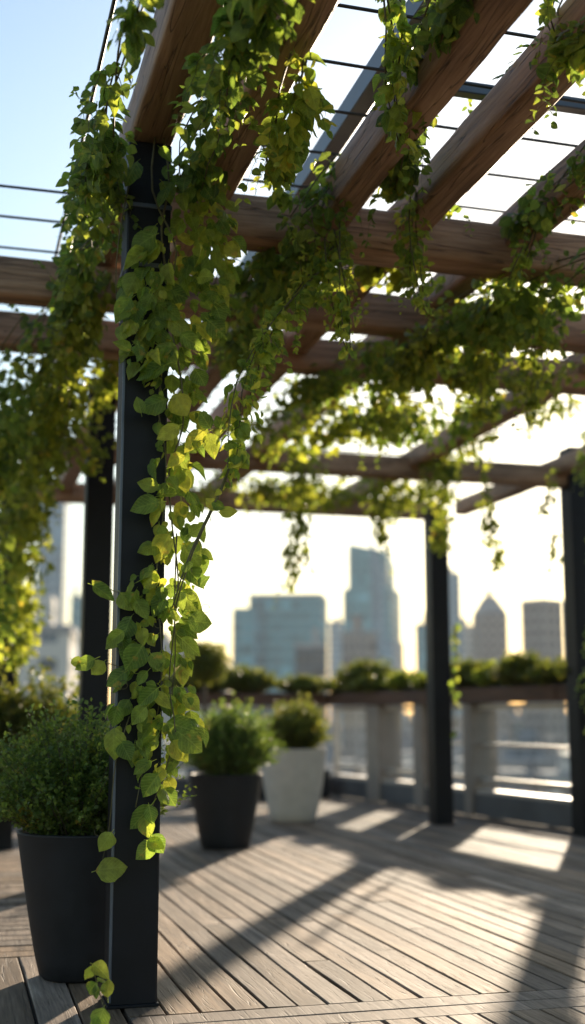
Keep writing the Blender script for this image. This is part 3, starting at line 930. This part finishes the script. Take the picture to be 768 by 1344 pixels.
hv([(740,-20,3.6,30),(725,20,3.6,24),(735,55,3.6,14)],200,.055,'light yellow sprig hanging at the top right corner',55,'leaf')
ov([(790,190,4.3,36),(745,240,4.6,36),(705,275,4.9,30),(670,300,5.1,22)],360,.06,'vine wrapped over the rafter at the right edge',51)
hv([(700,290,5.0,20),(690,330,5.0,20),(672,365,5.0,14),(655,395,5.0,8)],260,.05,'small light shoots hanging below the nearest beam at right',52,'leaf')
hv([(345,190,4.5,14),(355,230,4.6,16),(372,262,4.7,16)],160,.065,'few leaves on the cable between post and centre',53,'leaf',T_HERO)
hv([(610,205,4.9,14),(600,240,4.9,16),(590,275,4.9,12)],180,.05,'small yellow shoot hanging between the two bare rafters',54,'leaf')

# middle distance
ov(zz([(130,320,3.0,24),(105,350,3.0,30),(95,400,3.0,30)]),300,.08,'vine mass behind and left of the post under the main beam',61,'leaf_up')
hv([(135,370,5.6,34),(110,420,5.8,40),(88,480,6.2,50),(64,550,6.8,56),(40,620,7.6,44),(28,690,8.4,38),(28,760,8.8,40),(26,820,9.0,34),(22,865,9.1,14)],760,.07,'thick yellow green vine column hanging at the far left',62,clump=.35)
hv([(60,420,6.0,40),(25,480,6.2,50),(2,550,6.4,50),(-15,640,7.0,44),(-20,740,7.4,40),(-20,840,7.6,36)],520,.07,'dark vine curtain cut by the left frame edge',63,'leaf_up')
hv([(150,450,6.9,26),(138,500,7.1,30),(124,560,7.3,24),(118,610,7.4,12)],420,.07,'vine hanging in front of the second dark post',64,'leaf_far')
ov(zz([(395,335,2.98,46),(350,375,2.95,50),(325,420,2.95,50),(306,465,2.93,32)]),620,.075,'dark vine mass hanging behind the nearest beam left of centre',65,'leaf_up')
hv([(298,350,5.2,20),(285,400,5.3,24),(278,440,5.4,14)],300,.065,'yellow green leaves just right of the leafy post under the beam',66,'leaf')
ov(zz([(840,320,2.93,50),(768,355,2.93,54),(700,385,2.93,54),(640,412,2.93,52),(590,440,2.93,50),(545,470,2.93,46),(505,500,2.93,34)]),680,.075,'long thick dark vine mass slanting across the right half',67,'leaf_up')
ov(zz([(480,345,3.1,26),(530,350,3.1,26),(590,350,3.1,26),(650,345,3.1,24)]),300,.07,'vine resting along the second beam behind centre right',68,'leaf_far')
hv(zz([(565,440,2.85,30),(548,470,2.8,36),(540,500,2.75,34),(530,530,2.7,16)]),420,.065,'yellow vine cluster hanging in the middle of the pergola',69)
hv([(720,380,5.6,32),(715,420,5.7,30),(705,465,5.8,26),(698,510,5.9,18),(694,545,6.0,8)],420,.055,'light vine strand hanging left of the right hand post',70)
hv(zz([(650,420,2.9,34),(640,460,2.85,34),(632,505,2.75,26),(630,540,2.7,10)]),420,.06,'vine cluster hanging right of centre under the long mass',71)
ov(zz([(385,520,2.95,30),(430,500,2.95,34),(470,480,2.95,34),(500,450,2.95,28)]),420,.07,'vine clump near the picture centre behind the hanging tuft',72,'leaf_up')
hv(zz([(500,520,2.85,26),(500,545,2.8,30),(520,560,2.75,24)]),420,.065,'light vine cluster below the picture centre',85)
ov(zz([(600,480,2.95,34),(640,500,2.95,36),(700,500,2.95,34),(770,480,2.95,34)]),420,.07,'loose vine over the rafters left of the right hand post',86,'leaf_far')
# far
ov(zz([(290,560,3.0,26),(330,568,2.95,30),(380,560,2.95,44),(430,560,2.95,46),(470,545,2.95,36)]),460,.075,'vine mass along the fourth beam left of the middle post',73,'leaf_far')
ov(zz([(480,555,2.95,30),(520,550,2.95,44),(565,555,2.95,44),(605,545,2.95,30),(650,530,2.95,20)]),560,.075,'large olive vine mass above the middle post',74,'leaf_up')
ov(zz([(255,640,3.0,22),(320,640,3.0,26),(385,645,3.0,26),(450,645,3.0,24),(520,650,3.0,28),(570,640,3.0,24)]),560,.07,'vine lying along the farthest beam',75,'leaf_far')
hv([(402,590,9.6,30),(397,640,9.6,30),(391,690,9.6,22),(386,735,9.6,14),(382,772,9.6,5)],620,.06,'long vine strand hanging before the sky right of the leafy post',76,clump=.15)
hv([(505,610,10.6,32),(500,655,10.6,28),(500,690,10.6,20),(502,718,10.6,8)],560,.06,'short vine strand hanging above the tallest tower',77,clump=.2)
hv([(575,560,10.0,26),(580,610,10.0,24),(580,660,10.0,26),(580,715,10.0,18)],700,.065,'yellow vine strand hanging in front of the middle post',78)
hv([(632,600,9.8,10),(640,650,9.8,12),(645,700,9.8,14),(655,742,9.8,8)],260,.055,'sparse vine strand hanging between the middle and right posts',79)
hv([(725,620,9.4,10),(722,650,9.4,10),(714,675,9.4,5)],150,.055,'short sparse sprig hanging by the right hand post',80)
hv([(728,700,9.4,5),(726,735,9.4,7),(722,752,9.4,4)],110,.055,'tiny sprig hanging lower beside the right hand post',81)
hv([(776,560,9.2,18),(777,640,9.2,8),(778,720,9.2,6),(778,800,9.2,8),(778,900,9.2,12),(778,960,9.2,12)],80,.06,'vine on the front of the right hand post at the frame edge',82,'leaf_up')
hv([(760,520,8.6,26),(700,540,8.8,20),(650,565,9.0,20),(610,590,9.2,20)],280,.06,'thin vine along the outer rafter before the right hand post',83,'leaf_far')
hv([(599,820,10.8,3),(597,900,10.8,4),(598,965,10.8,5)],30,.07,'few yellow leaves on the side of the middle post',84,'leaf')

# ------------------------------------------------------------ pots and shrubs
def pot(p, r_top, r_bot, h, mat, label, bulge=.0):
    root=empty('plant_pot',p); tag(root,label,'plant pot','tapered plant pots on the deck')
    prof=[(r_bot-.012,.002),(r_bot,.012)]
    for i in range(1,9):
        t=i/8; prof.append((r_bot+(r_top-r_bot)*(t**.85)+bulge*math.sin(math.pi*t),.012+(h-.022)*t))
    prof+=[(r_top+.002,h-.004),(r_top-.006,h),(r_top-.022,h-.002),(r_top-.03,h-.03),(r_top-.04,h-.07)]
    o=MB().lathe(prof,56).build('pot_wall',mat,root,smooth=True)
    MB().lathe([(r_top-.05,h-.075),(r_top-.042,h-.06),(r_top*.5,h-.045),(.02,h-.04)],32).build('soil',M['soil'],root,smooth=True)
    return root
def shrub(p, rx, h, n, lsize, mat, label, name='shrub', cat='shrub', seed=1, grp=None, per=26, wide=1.0):
    """many upright sprigs from one base"""
    r=np.random.RandomState(seed); root=empty(name,p); tag(root,label,cat,grp)
    pos=[];tip=[];nr=[];sz=[]
    mb=MB()
    for i in range(n):
        a=r.rand()*6.283; q=r.rand()**.5
        el=math.acos(min(1,q*.98))         # outer sprigs lean out
        d=np.array([math.cos(a)*q,math.sin(a)*q,math.sqrt(max(0,1-q*q*.92))])
        end=np.array([d[0]*rx,d[1]*rx*wide,d[2]*h])*(r.uniform(.7,1.08) if r.rand()<.8 else r.uniform(1.0,1.28))
        start=np.array([d[0]*rx*.22,d[1]*rx*.22*wide,-.02])
        ctrl=(start+end)/2+np.array([0,0,.12*h])
        m=per; ts=r.rand(m)**.7
        Bz=lambda t:(1-t)**2*start+2*t*(1-t)*ctrl+t*t*end
        for t in ts:
            c=Bz(t); 
            dd=r.normal(size=3); dd/=np.linalg.norm(dd)
            pos.append(c+dd*.006); tip.append(dd+(end-start)/np.linalg.norm(end-start)*.9); nr.append(dd*.3+np.array([0,-.2,.8])+r.normal(size=3)*.4); sz.append(lsize*r.uniform(.55,1.1))
        if i%3==0: mb.tube([start,Bz(.35),Bz(.7),end],[.003,.0022,.0015,.0008],4)
    V,U,Q=place(T_LOW,np.array(pos),np.array(tip),np.array(nr),np.array(sz),r)
    np_mesh('leaves',V,Q,U,mat,root)
    mb.build('stem',M['bark'],root)
    return root
GS='bushy green shrubs around the deck'
p1=ground(98,1290)+Vector((0,.13,0)); p1.z=0
pot(p1,.262,.16,.555,M['darkpot'],'large charcoal pot close up just left of the leafy post')
shrub(p1+Vector((-.03,0,.50)),.40,.47,1300,.021,M['leaf_shrub'],'dark fine leaved shrub in the charcoal pot left of the leafy post',seed=3,grp=GS,per=30)
p2=ground(294,1116)+Vector((0,.17,0)); p2.z=0
pot(p2,.285,.185,.56,M['darkpot'],'charcoal tapered pot right of the leafy post beside the off-white pot')
shrub(p2+Vector((.03,0,.50)),.385,.53,900,.030,M['leaf_shrub'],'round green shrub in the charcoal pot beside the off-white pot',seed=4,grp=GS,per=26)
p3=ground(385,1080)+Vector((0,.22,0)); p3.z=0
pot(p3,.325,.215,.69,M['whitepot'],'off-white round pot in front of the back railing',.012)
shrub(p3+Vector((.02,0,.64)),.36,.46,560,.036,M['leaf_shrub2'],'light green shrub in the off-white pot',seed=5,grp=GS,per=24)
# brown wood planter at the left with bushes
pl=ground(-30,1138); 
bx=empty('planter_box',W(-2.9,ED(pl)[1]+.4),YAW); tag(bx,'low brown wooden planter box behind the pots at left','planter box')
MB().box(-1.3,.95,-.25,.25,.004,.36,.006).build('box_wall',M['trough'],bx)
MB().box(-1.27,.92,-.22,.22,.362,.375).build('soil',M['soil'],bx)
for i,(px,hh,rx,lab) in enumerate(((62,.85,.42,'olive bush behind the charcoal pot at left'),(0,.78,.42,'bush cut by the left frame edge behind the charcoal pot'),(-60,.7,.4,'bush in the planter box just outside the left edge'))):
    c=at(px,1000,8.55); c.z=.37
    e_,d_=ED(c); c=W(e_,ED(bx.location)[1]); c.z=.37
    shrub(c,rx,hh,520,.045,M['leaf_shrub2'],lab,seed=50+i,grp=GS,per=26,wide=.7)
# small tree and terrace plants at the back left
tp_=at(268,905,14.5)
tr_=empty('potted_tree',(tp_.x,tp_.y,0)); tag(tr_,'small round headed tree in a tub at the back between post and skyline','tree')
MB().lathe([(.15,.003),(.2,.4),(.19,.41)],24).build('tub',M['plinth'],tr_,smooth=True)
MB().tube([(0,0,.4),(.02,0,.8),(0,.02,1.25),(.01,0,1.5)],[.035,.03,.025,.02],8).build('trunk',M['bark'],tr_,smooth=True)
r=np.random.RandomState(77); n=3800
d_=r.normal(size=(n,3)); d_/=np.linalg.norm(d_,axis=1,keepdims=True); 
lob=1+.28*np.sin(d_[:,0]*6+1)*np.cos(d_[:,2]*5)
P_=d_*(r.rand(n)**.5*lob)[:,None]*np.array([.27,.27,.23])+np.array([0,0,1.62])
V,U,Q=place(T_LOW,P_,d_+r.normal(size=(n,3))*.5,d_*.4+np.array([0,-.2,.8])+r.normal(size=(n,3))*.4,.05*(.5+.6*r.rand(n)),r)
np_mesh('crown',V,Q,U,M['leaf_shrub2'],tr_)

# ------------------------------------------------------------ railing on the right and back
H_BOT=.15; Z_TOP=1.13
def rail_run(a, b_, outward, label, bays, mid=False):
    """glass railing on a plinth from a to b_"""
    L_=(b_-a).length; ang=math.atan2((b_-a).y,(b_-a).x)
    root=empty('glass_railing',a,ang); tag(root,label,'railing','glass railings round the terrace')
    s=1.0
    # local +y must be outward
    ly=Vector((-math.sin(ang),math.cos(ang),0)); s=1 if ly.dot(outward)>0 else -1
    def bxx(x0,x1,y0,y1,z0,z1,bev,nm,mat,parent=root):
        ya,yb=(y0,y1) if s>0 else (-y1,-y0)
        return MB().box(x0,x1,ya,yb,z0,z1,bev).build(nm,mat,parent)
    bxx(0,L_,0,.24,.002,.22,.006,'plinth',M['plinth'])
    bxx(0,L_,.012,.20,.2225,.262,.004,'ledge',M['ledge'])
    bxx(0,L_,.07,.12,.33,.385,.004,'bottom_rail',M['alu'])
    if mid: bxx(0,L_,.075,.115,.70,.728,.004,'middle_rail',M['alu'])
    bxx(0,L_,.05,.14,1.07,1.12,.006,'top_rail',M['alu'])
    step=L_/bays
    for i in range(bays+1):
        x=min(max(i*step,.03),L_-.03)
        bxx(x-.02,x+.02,.07,.13,.2645,1.068,.003,'baluster_post',M['alu'])
        if mid: bxx(x+.09,x+.115,.07,.12,.388,1.068,.002,'baluster_post',M['alu'])
    for i in range(bays):
        if mid:
            bxx(i*step+.12,(i+1)*step-.03,.0905,.0995,.387,.699,0,'glass_pane',M['glass'])
            bxx(i*step+.12,(i+1)*step-.03,.0905,.0995,.730,1.068,0,'glass_pane',M['glass'])
        else: bxx(i*step+.03,(i+1)*step-.03,.0905,.0995,.387,1.068,0,'glass_pane',M['glass'])
    return root,ang,s,L_
# right run, seen from the near edge to the corner; a thick pier at the two places of the photo
segs=[]
RS=RA-rdir*.9
rail_run(Rnear,RS-rdir*.02,rnorm,'glass railing outside the right frame edge toward the viewer',5,True)
pm=ground(600,1062); tm=(pm-RA).dot(rdir)
rail_run(RA+rdir*tm,RS,rnorm,'glass railing with pale rails between the middle and right posts',1,True)
rail_run(RA+rdir*(tm+.02),RB,rnorm,'glass railing bays left of the middle post',2)
back0=RB+rnorm*.0
rail_run(RB-ev*.02+dv*.02,RB-ev*2.6+dv*.02,dv,'short glass railing behind the off-white pot',2)
def pier(px,w,lab):
    q=ground(px,1050); 
    # intersect with railing line
    best=min(range(400),key=lambda k:abs(((RA+rdir*(k*.02)).x/(RA+rdir*(k*.02)).y)-(px-384)/F_PX/1.025))
    c=RA+rdir*(best*.02)
    ang=math.atan2(rdir.y,rdir.x)
    ly=Vector((-math.sin(ang),math.cos(ang),0)); s=1 if ly.dot(rnorm)>0 else -1
    o=MB().box(-w/2,w/2,-.03 if s>0 else -.29,.29 if s>0 else .03,.003,1.13,.008).build('railing_pier',M['pier'],None,c,ang)
    tag(o,lab,'pier','warm grey piers in the railing'); return c
pier(492,.34,'wide warm grey railing pier left of the middle post')
pier(552,.22,'narrow warm grey railing pier touching the middle post in view')
pier(617,.16,'slim pale railing pier just right of the middle post')
# brown planter troughs on top of the railing, plants in them
def trough(a,b_,lab,seed,outw,bushes):
    L_=(b_-a).length; ang=math.atan2((b_-a).y,(b_-a).x)
    root=empty('railing_planter',a+Vector((0,0,1.135)),ang); tag(root,lab,'planter','brown planter troughs on the railing')
    ly=Vector((-math.sin(ang),math.cos(ang),0)); s=1 if ly.dot(outw)>0 else -1
    y0,y1=(-.06,.26) if s>0 else (-.26,.06)
    n=10; V=[];Fs=[]
    MB().box(0,L_,y0,y1,0,.15,.01).build('trough_box',M['trough'],root)
    MB().box(.03,L_-.03,y0+.03,y1-.03,.152,.165).build('soil',M['soil'],root)
    for t,rx,h,lab2,nn,ls,mt in bushes:
        c=a+(b_-a)*t+outw*.10; c.z=1.135+.16
        shrub(c,rx*1.25,h*1.0,int(nn*1.0),ls,M[mt],lab2,seed=seed+int(t*100),grp='low plants growing in the railing planters',per=20,wide=.6)
trough(Rnear,RA-rdir*.02,'brown planter trough on the railing outside the right edge',500,rnorm,
  [(.1+.17*i,.35,.25,['nearest','second','third','fourth','fifth','sixth'][i]+' clump in the planter trough beyond the right frame edge',160,.05,'leaf_shrub2') for i in range(6)])
trough(RA,RA+rdir*tm,'brown planter trough right of the middle post under small plants',600,rnorm,
  [(.08,.24,.20,'low plant next to the right hand post on the railing',200,.045,'leaf_shrub2'),(.30,.27,.27,'leafy plant on the railing third from the middle post',240,.05,'leaf_shrub2'),
   (.52,.2,.20,'low yellowish plant on the railing between two taller ones',160,.045,'leaf_far'),(.72,.30,.27,'tall clump on the railing before the peaked tower',260,.05,'leaf_shrub2'),(.92,.2,.19,'low plant on the railing just right of the middle post',160,.045,'leaf_far')])
trough(RA+rdir*(tm+.02),RB,'brown planter trough left of the middle post',700,rnorm,
  [(.05,.2,.16,'low plant on the railing hidden beside the middle post',120,.045,'leaf_far'),(.25,.24,.2,'yellow green plant on the railing just left of the middle post',200,.045,'leaf_far'),
   (.5,.32,.18,'low spreading plant on the railing left of the middle post',220,.05,'leaf_shrub2'),(.66,.34,.36,'tallest bush on the railing planter below the tall tower',420,.05,'leaf_shrub2'),(.88,.3,.2,'low plant at the far corner of the railing planter',200,.05,'leaf_shrub2')])
trough(RB-ev*.02,RB-ev*2.6,'brown planter trough above the back railing',800,dv,
  [(.12,.3,.2,'low plant at the corner end of the back planter',180,.05,'leaf_shrub2'),(.40,.33,.3,'olive bush in the back planter right above the off-white pot',260,.05,'leaf_shrub2'),(.62,.4,.36,'round olive bush in the back planter behind the two pots',380,.055,'leaf_shrub2'),(.88,.3,.22,'low plant at the left end of the back planter',180,.05,'leaf_shrub2')])
# dark bench box beside the corner
bp_=RB-ev*.9-dv*.35
o=MB().box(-.75,.75,-.2,.2,.003,.34,.02).build('storage_bench',M['darkpot'],None,(bp_.x,bp_.y,0),YAW); tag(o,'low dark bench box against the railing corner behind the off-white pot','bench')
# solid parapet along the back at left
q0=RB-ev*2.65
pw=empty('parapet_wall',q0,YAW+math.pi); tag(pw,'grey rendered parapet wall along the back left of the terrace','wall')
MB().box(0,11,-.25,0,.003,1.0,.01).build('wall_body',M['parapet'],pw)
MB().box(-.02,11,-.28,.03,1.003,1.06,.008).build('coping',M['ledge'],pw)

# ------------------------------------------------------------ city
FG=facade('teal_glass_facade',(.09,.25,.30),(.19,.36,.40))
FD=facade('dark_glass_facade',(.045,.065,.08),(.09,.11,.125))
FB=facade('blue_grey_facade',(.12,.22,.29),(.26,.36,.43),3.8,4.5,.3,.25)
FS=facade('brown_stone_facade',(.10,.10,.10),(.33,.29,.26),3.8,3.4,.45,.45,.3)
FP=facade('pale_stone_facade',(.10,.12,.14),(.42,.40,.37),3.8,4.0,.45,.4,.3)
FW=facade('white_block_facade',(.10,.12,.14),(.62,.58,.52),3.3,4.2,.55,.5,.3)
for _m in (FG,FD,FB,FS,FP,FW): _m.node_tree.nodes['Principled BSDF'].inputs['Specular IOR Level'].default_value=.35
ROOF=plain('flat_roof',(.34,.33,.32),.9,0,.2,.3)
def bpos(x0,x1,Y):
    a=at(x0,930,Y); b_=at(x1,930,Y); return (a.x+b_.x)/2,(b_.x-a.x)
def ztop(py,Y,px=384): return at(px,py,Y).z
def building(x0,x1,top,Y,mat,lab,rot=0,depth=None,extra=None,cat='building',grp=None,roofbox=True,seed=0):
    r_=random.Random(seed+int(x0*7+Y)); cx,w=bpos(x0,x1,Y); zt=ztop(top,Y); h=zt-CITY_Z
    root=empty('office_building',(cx,Y,CITY_Z),rot); tag(root,lab,cat,grp)
    dp=depth or w*.9
    c,s_=abs(math.cos(rot)),abs(math.sin(rot)); w2=w/(c+s_*dp/w) if rot else w; dp2=dp*w2/w
    MB().box(-w2/2,w2/2,-dp2/2,dp2/2,.01,h,0).build('tower_body',mat,root)
    MB().box(-w2/2-.2,w2/2+.2,-dp2/2-.2,dp2/2+.2,h+.02,h+1.1,.1).build('roof_edge',ROOF,root)
    if roofbox:
        bw=w2*r_.uniform(.2,.45); ox=r_.uniform(-.2,.2)*w2
        MB().box(ox-bw/2,ox+bw/2,-dp2*.2,dp2*.2,h+1.12,h+1.1+r_.uniform(2.5,5),0).build('plant_room',mat if r_.random()<.5 else ROOF,root)
    if extra: extra(root,w2,dp2,h,r_)
    return root
Sk='tall buildings on the skyline'
# teal block of two volumes
def ex_teal(root,w,dp,h,r_):
    MB().box(-w*.5-w*.24,-w*.5-.05,-dp*.42,dp*.42,.01,h-3.5,0).build('side_wing',FG,root)
    for k in range(3): MB().box(-w*.40+k*w*.06,-w*.385+k*w*.06,-dp/2-.9,-dp/2-.02,.5,h-1,0).build('facade_fin',FB,root)
building(327,432,787,430,FG,'wide teal glass block on the skyline right of the leafy post',rot=-.12,extra=ex_teal,grp=Sk,roofbox=False)
building(388,428,851,330,FD,'small dark box shaped building in front of the wide teal block',grp=Sk)
# tallest stepped tower
def stepped(root,w,dp,h,r_):
    pass
def tallest(Y):
    cx,w=bpos(451,529,Y); zs=ztop(775,Y); zt=ztop(712,Y); z0=CITY_Z
    root=empty('skyscraper',(cx,Y,z0),-.3); tag(root,'tallest stepped blue glass skyscraper left of the middle post','skyscraper',Sk)
    w*=.90
    MB().box(-w*.50,w*.50,-w*.5,w*.5,.01,zs-z0-22,0).build('tower_base',FB,root)
    MB().box(-w*.46,w*.46,-w*.46,w*.46,zs-z0-21.9,zs-z0,0).build('tower_shoulder',FG,root)
    hw=w*.30; b=MB()
    poly=[(-hw*1.25,-hw*1.2),(hw*1.25,-hw*1.2),(hw*1.25,hw*1.2),(-hw*1.25,hw*1.2)]
    b.prism(poly,zs-z0+.1,zt-z0,[zt-z0-1,zt-z0-5,zt-z0-9,zt-z0-2]); b.build('tower_crown',FG,root)
    b=MB(); b.prism([(w*.1,-w*.47),(w*.36,-w*.47),(w*.36,-w*.40),(w*.1,-w*.40)],.5,zs-z0+18,[zs-z0+22,zs-z0+6,zs-z0+6,zs-z0+22]); b.build('facade_fin',FB,root)
    MB().tube([(0,0,zt-z0-6),(0,0,zt-z0+6)],.5,6).build('mast',FD,root)
tallest(520)
building(449,496,834,340,FS,'brown grey low tower in front of the tallest skyscraper',grp=Sk,rot=.5)
building(432,450,818,760,FB,'pale slim building between the teal block and the tallest tower',grp=Sk)
building(547,566,822,480,FG,'narrow teal building hugging the left side of the middle post',grp=Sk)
building(588,606,756,560,FB,'very slim tall tower right behind the middle post',grp=Sk,depth=14)
building(604,624,824,620,FP,'pale low building between the slim tower and the peaked tower',grp=Sk)
def peaked(Y):
    cx,w=bpos(625,667,Y); zs=ztop(806,Y); zt=ztop(783,Y); z0=CITY_Z
    root=empty('skyscraper',(cx,Y,z0),.15); tag(root,'grey brown tower with a cut pyramid roof right of the middle post','skyscraper',Sk)
    w*=.9; h=zs-z0
    MB().box(-w/2,w/2,-w/2,w/2,.01,h,0).build('tower_body',FS,root)
    b=MB(); a=w*.5; c=w*.18; t=zt-z0
    b.v=[(-a,-a,h+.02),(a,-a,h+.02),(a,a,h+.02),(-a,a,h+.02),(-c,-c,t),(c,-c,t),(c,c,t),(-c,c,t)]
    b.f=[(0,1,5,4),(1,2,6,5),(2,3,7,6),(3,0,4,7),(4,5,6,7),(0,3,2,1)]; b.m=[0]*6
    b.build('pyramid_roof',ROOF,root)
    MB().box(-c*.5,c*.5,-c*.5,c*.5,t+.02,t+3,0).build('roof_lantern',FS,root)
peaked(470)
building(687,744,792,400,FS,'broad grey brown block left of the right hand post',rot=.72,grp=Sk,roofbox=False)
building(757,800,760,450,FP,'pale building behind the right hand post',grp=Sk)
# left side
def ant(root,w,dp,h,r_):
    MB().tube([(w*.2,0,h),(w*.2,0,h+14)],[.5,.2],6).build('antenna',FD,root)
    MB().box(-w*.62,-w*.05,-dp*.62,-dp*.5-.05,.01,h*.60,0).build('front_wing',FB,root)
building(44,81,662,480,FB,'tall grey tower with an antenna left of the second post',extra=ant,grp=Sk)
building(90,107,786,430,FG,'narrow dark teal building just left of the second post',grp=Sk)
building(14,40,780,600,FB,'pale tower partly behind the far left vine',grp=Sk)
building(180,250,845,520,FP,'pale block hidden behind the leafy post',grp=Sk)
building(20,100,836,150,FW,'beige terraced building seen low at left between vine and post',grp='low buildings around the terrace',rot=.1,depth=14)
building(232,300,882,210,FW,'white low building glowing behind the small round tree',grp='low buildings around the terrace',depth=14)
# blocks below the horizon, seen through the glass
r_=random.Random(4); L1=facade('low_blue_facade',(.08,.12,.16),(.20,.24,.28),3.6,4.0,.32,.25); L2=facade('low_teal_facade',(.07,.14,.16),(.17,.25,.28),3.6,3.4,.3,.2)
L3=facade('low_stone_facade',(.09,.10,.12),(.28,.26,.25),3.6,3.6,.45,.4); L4=facade('low_slate_facade',(.06,.085,.12),(.15,.18,.22),3.6,3.0,.35,.3)
mats=[L1,L2,L1,L3,L3,L4,L2,FW]; names=['blue grey','teal glass','pale blue','brown stone','pale stone','slate blue','sea green','white']
k=0
rows=[(230,1025,13),(290,1003,13),(360,985,13),(440,968,13),(540,953,14),(660,946,13)]
pl_=['nearest','second','third','fourth','fifth','farthest']
for ri,(Y,top,n) in enumerate(rows):
    xs=-60
    for j in range(n):
        wpx=r_.uniform(52,82)
        mi=r_.randrange(len(mats)); tt=top+r_.uniform(-9,9)
        building(xs,xs+wpx,tt,Y+r_.uniform(-6,6),mats[mi],'%s low block below the railing, %s row, %s from left'%(names[mi],pl_[ri],['first','second','third','fourth','fifth','sixth','seventh','eighth','ninth','tenth','eleventh','twelfth','thirteenth','fourteenth'][j]),grp='low city blocks beyond the railing',rot=r_.uniform(-.15,.15),depth=min(22,wpx*Y/F_PX*.9),seed=ri*50+j)
        xs+=wpx+r_.uniform(3,16)
        k+=1

# ------------------------------------------------------------ haze
HAZE=True
if HAZE:
    b=MB().box(-1100,1100,-60,1250,CITY_Z-1,100)
    hm=bpy.data.materials.new('haze'); hm.use_nodes=True; nt=hm.node_tree
    for n in list(nt.nodes): nt.nodes.remove(n)
    o_=N(nt,'ShaderNodeOutputMaterial'); pv=N(nt,'ShaderNodeVolumePrincipled')
    pv.inputs['Color'].default_value=(.93,.95,1,1); pv.inputs['Density'].default_value=.00022; pv.inputs['Anisotropy'].default_value=.1
    nt.links.new(pv.outputs[0],o_.inputs['Volume'])
    tag(b.build('haze',hm),kind='stuff')
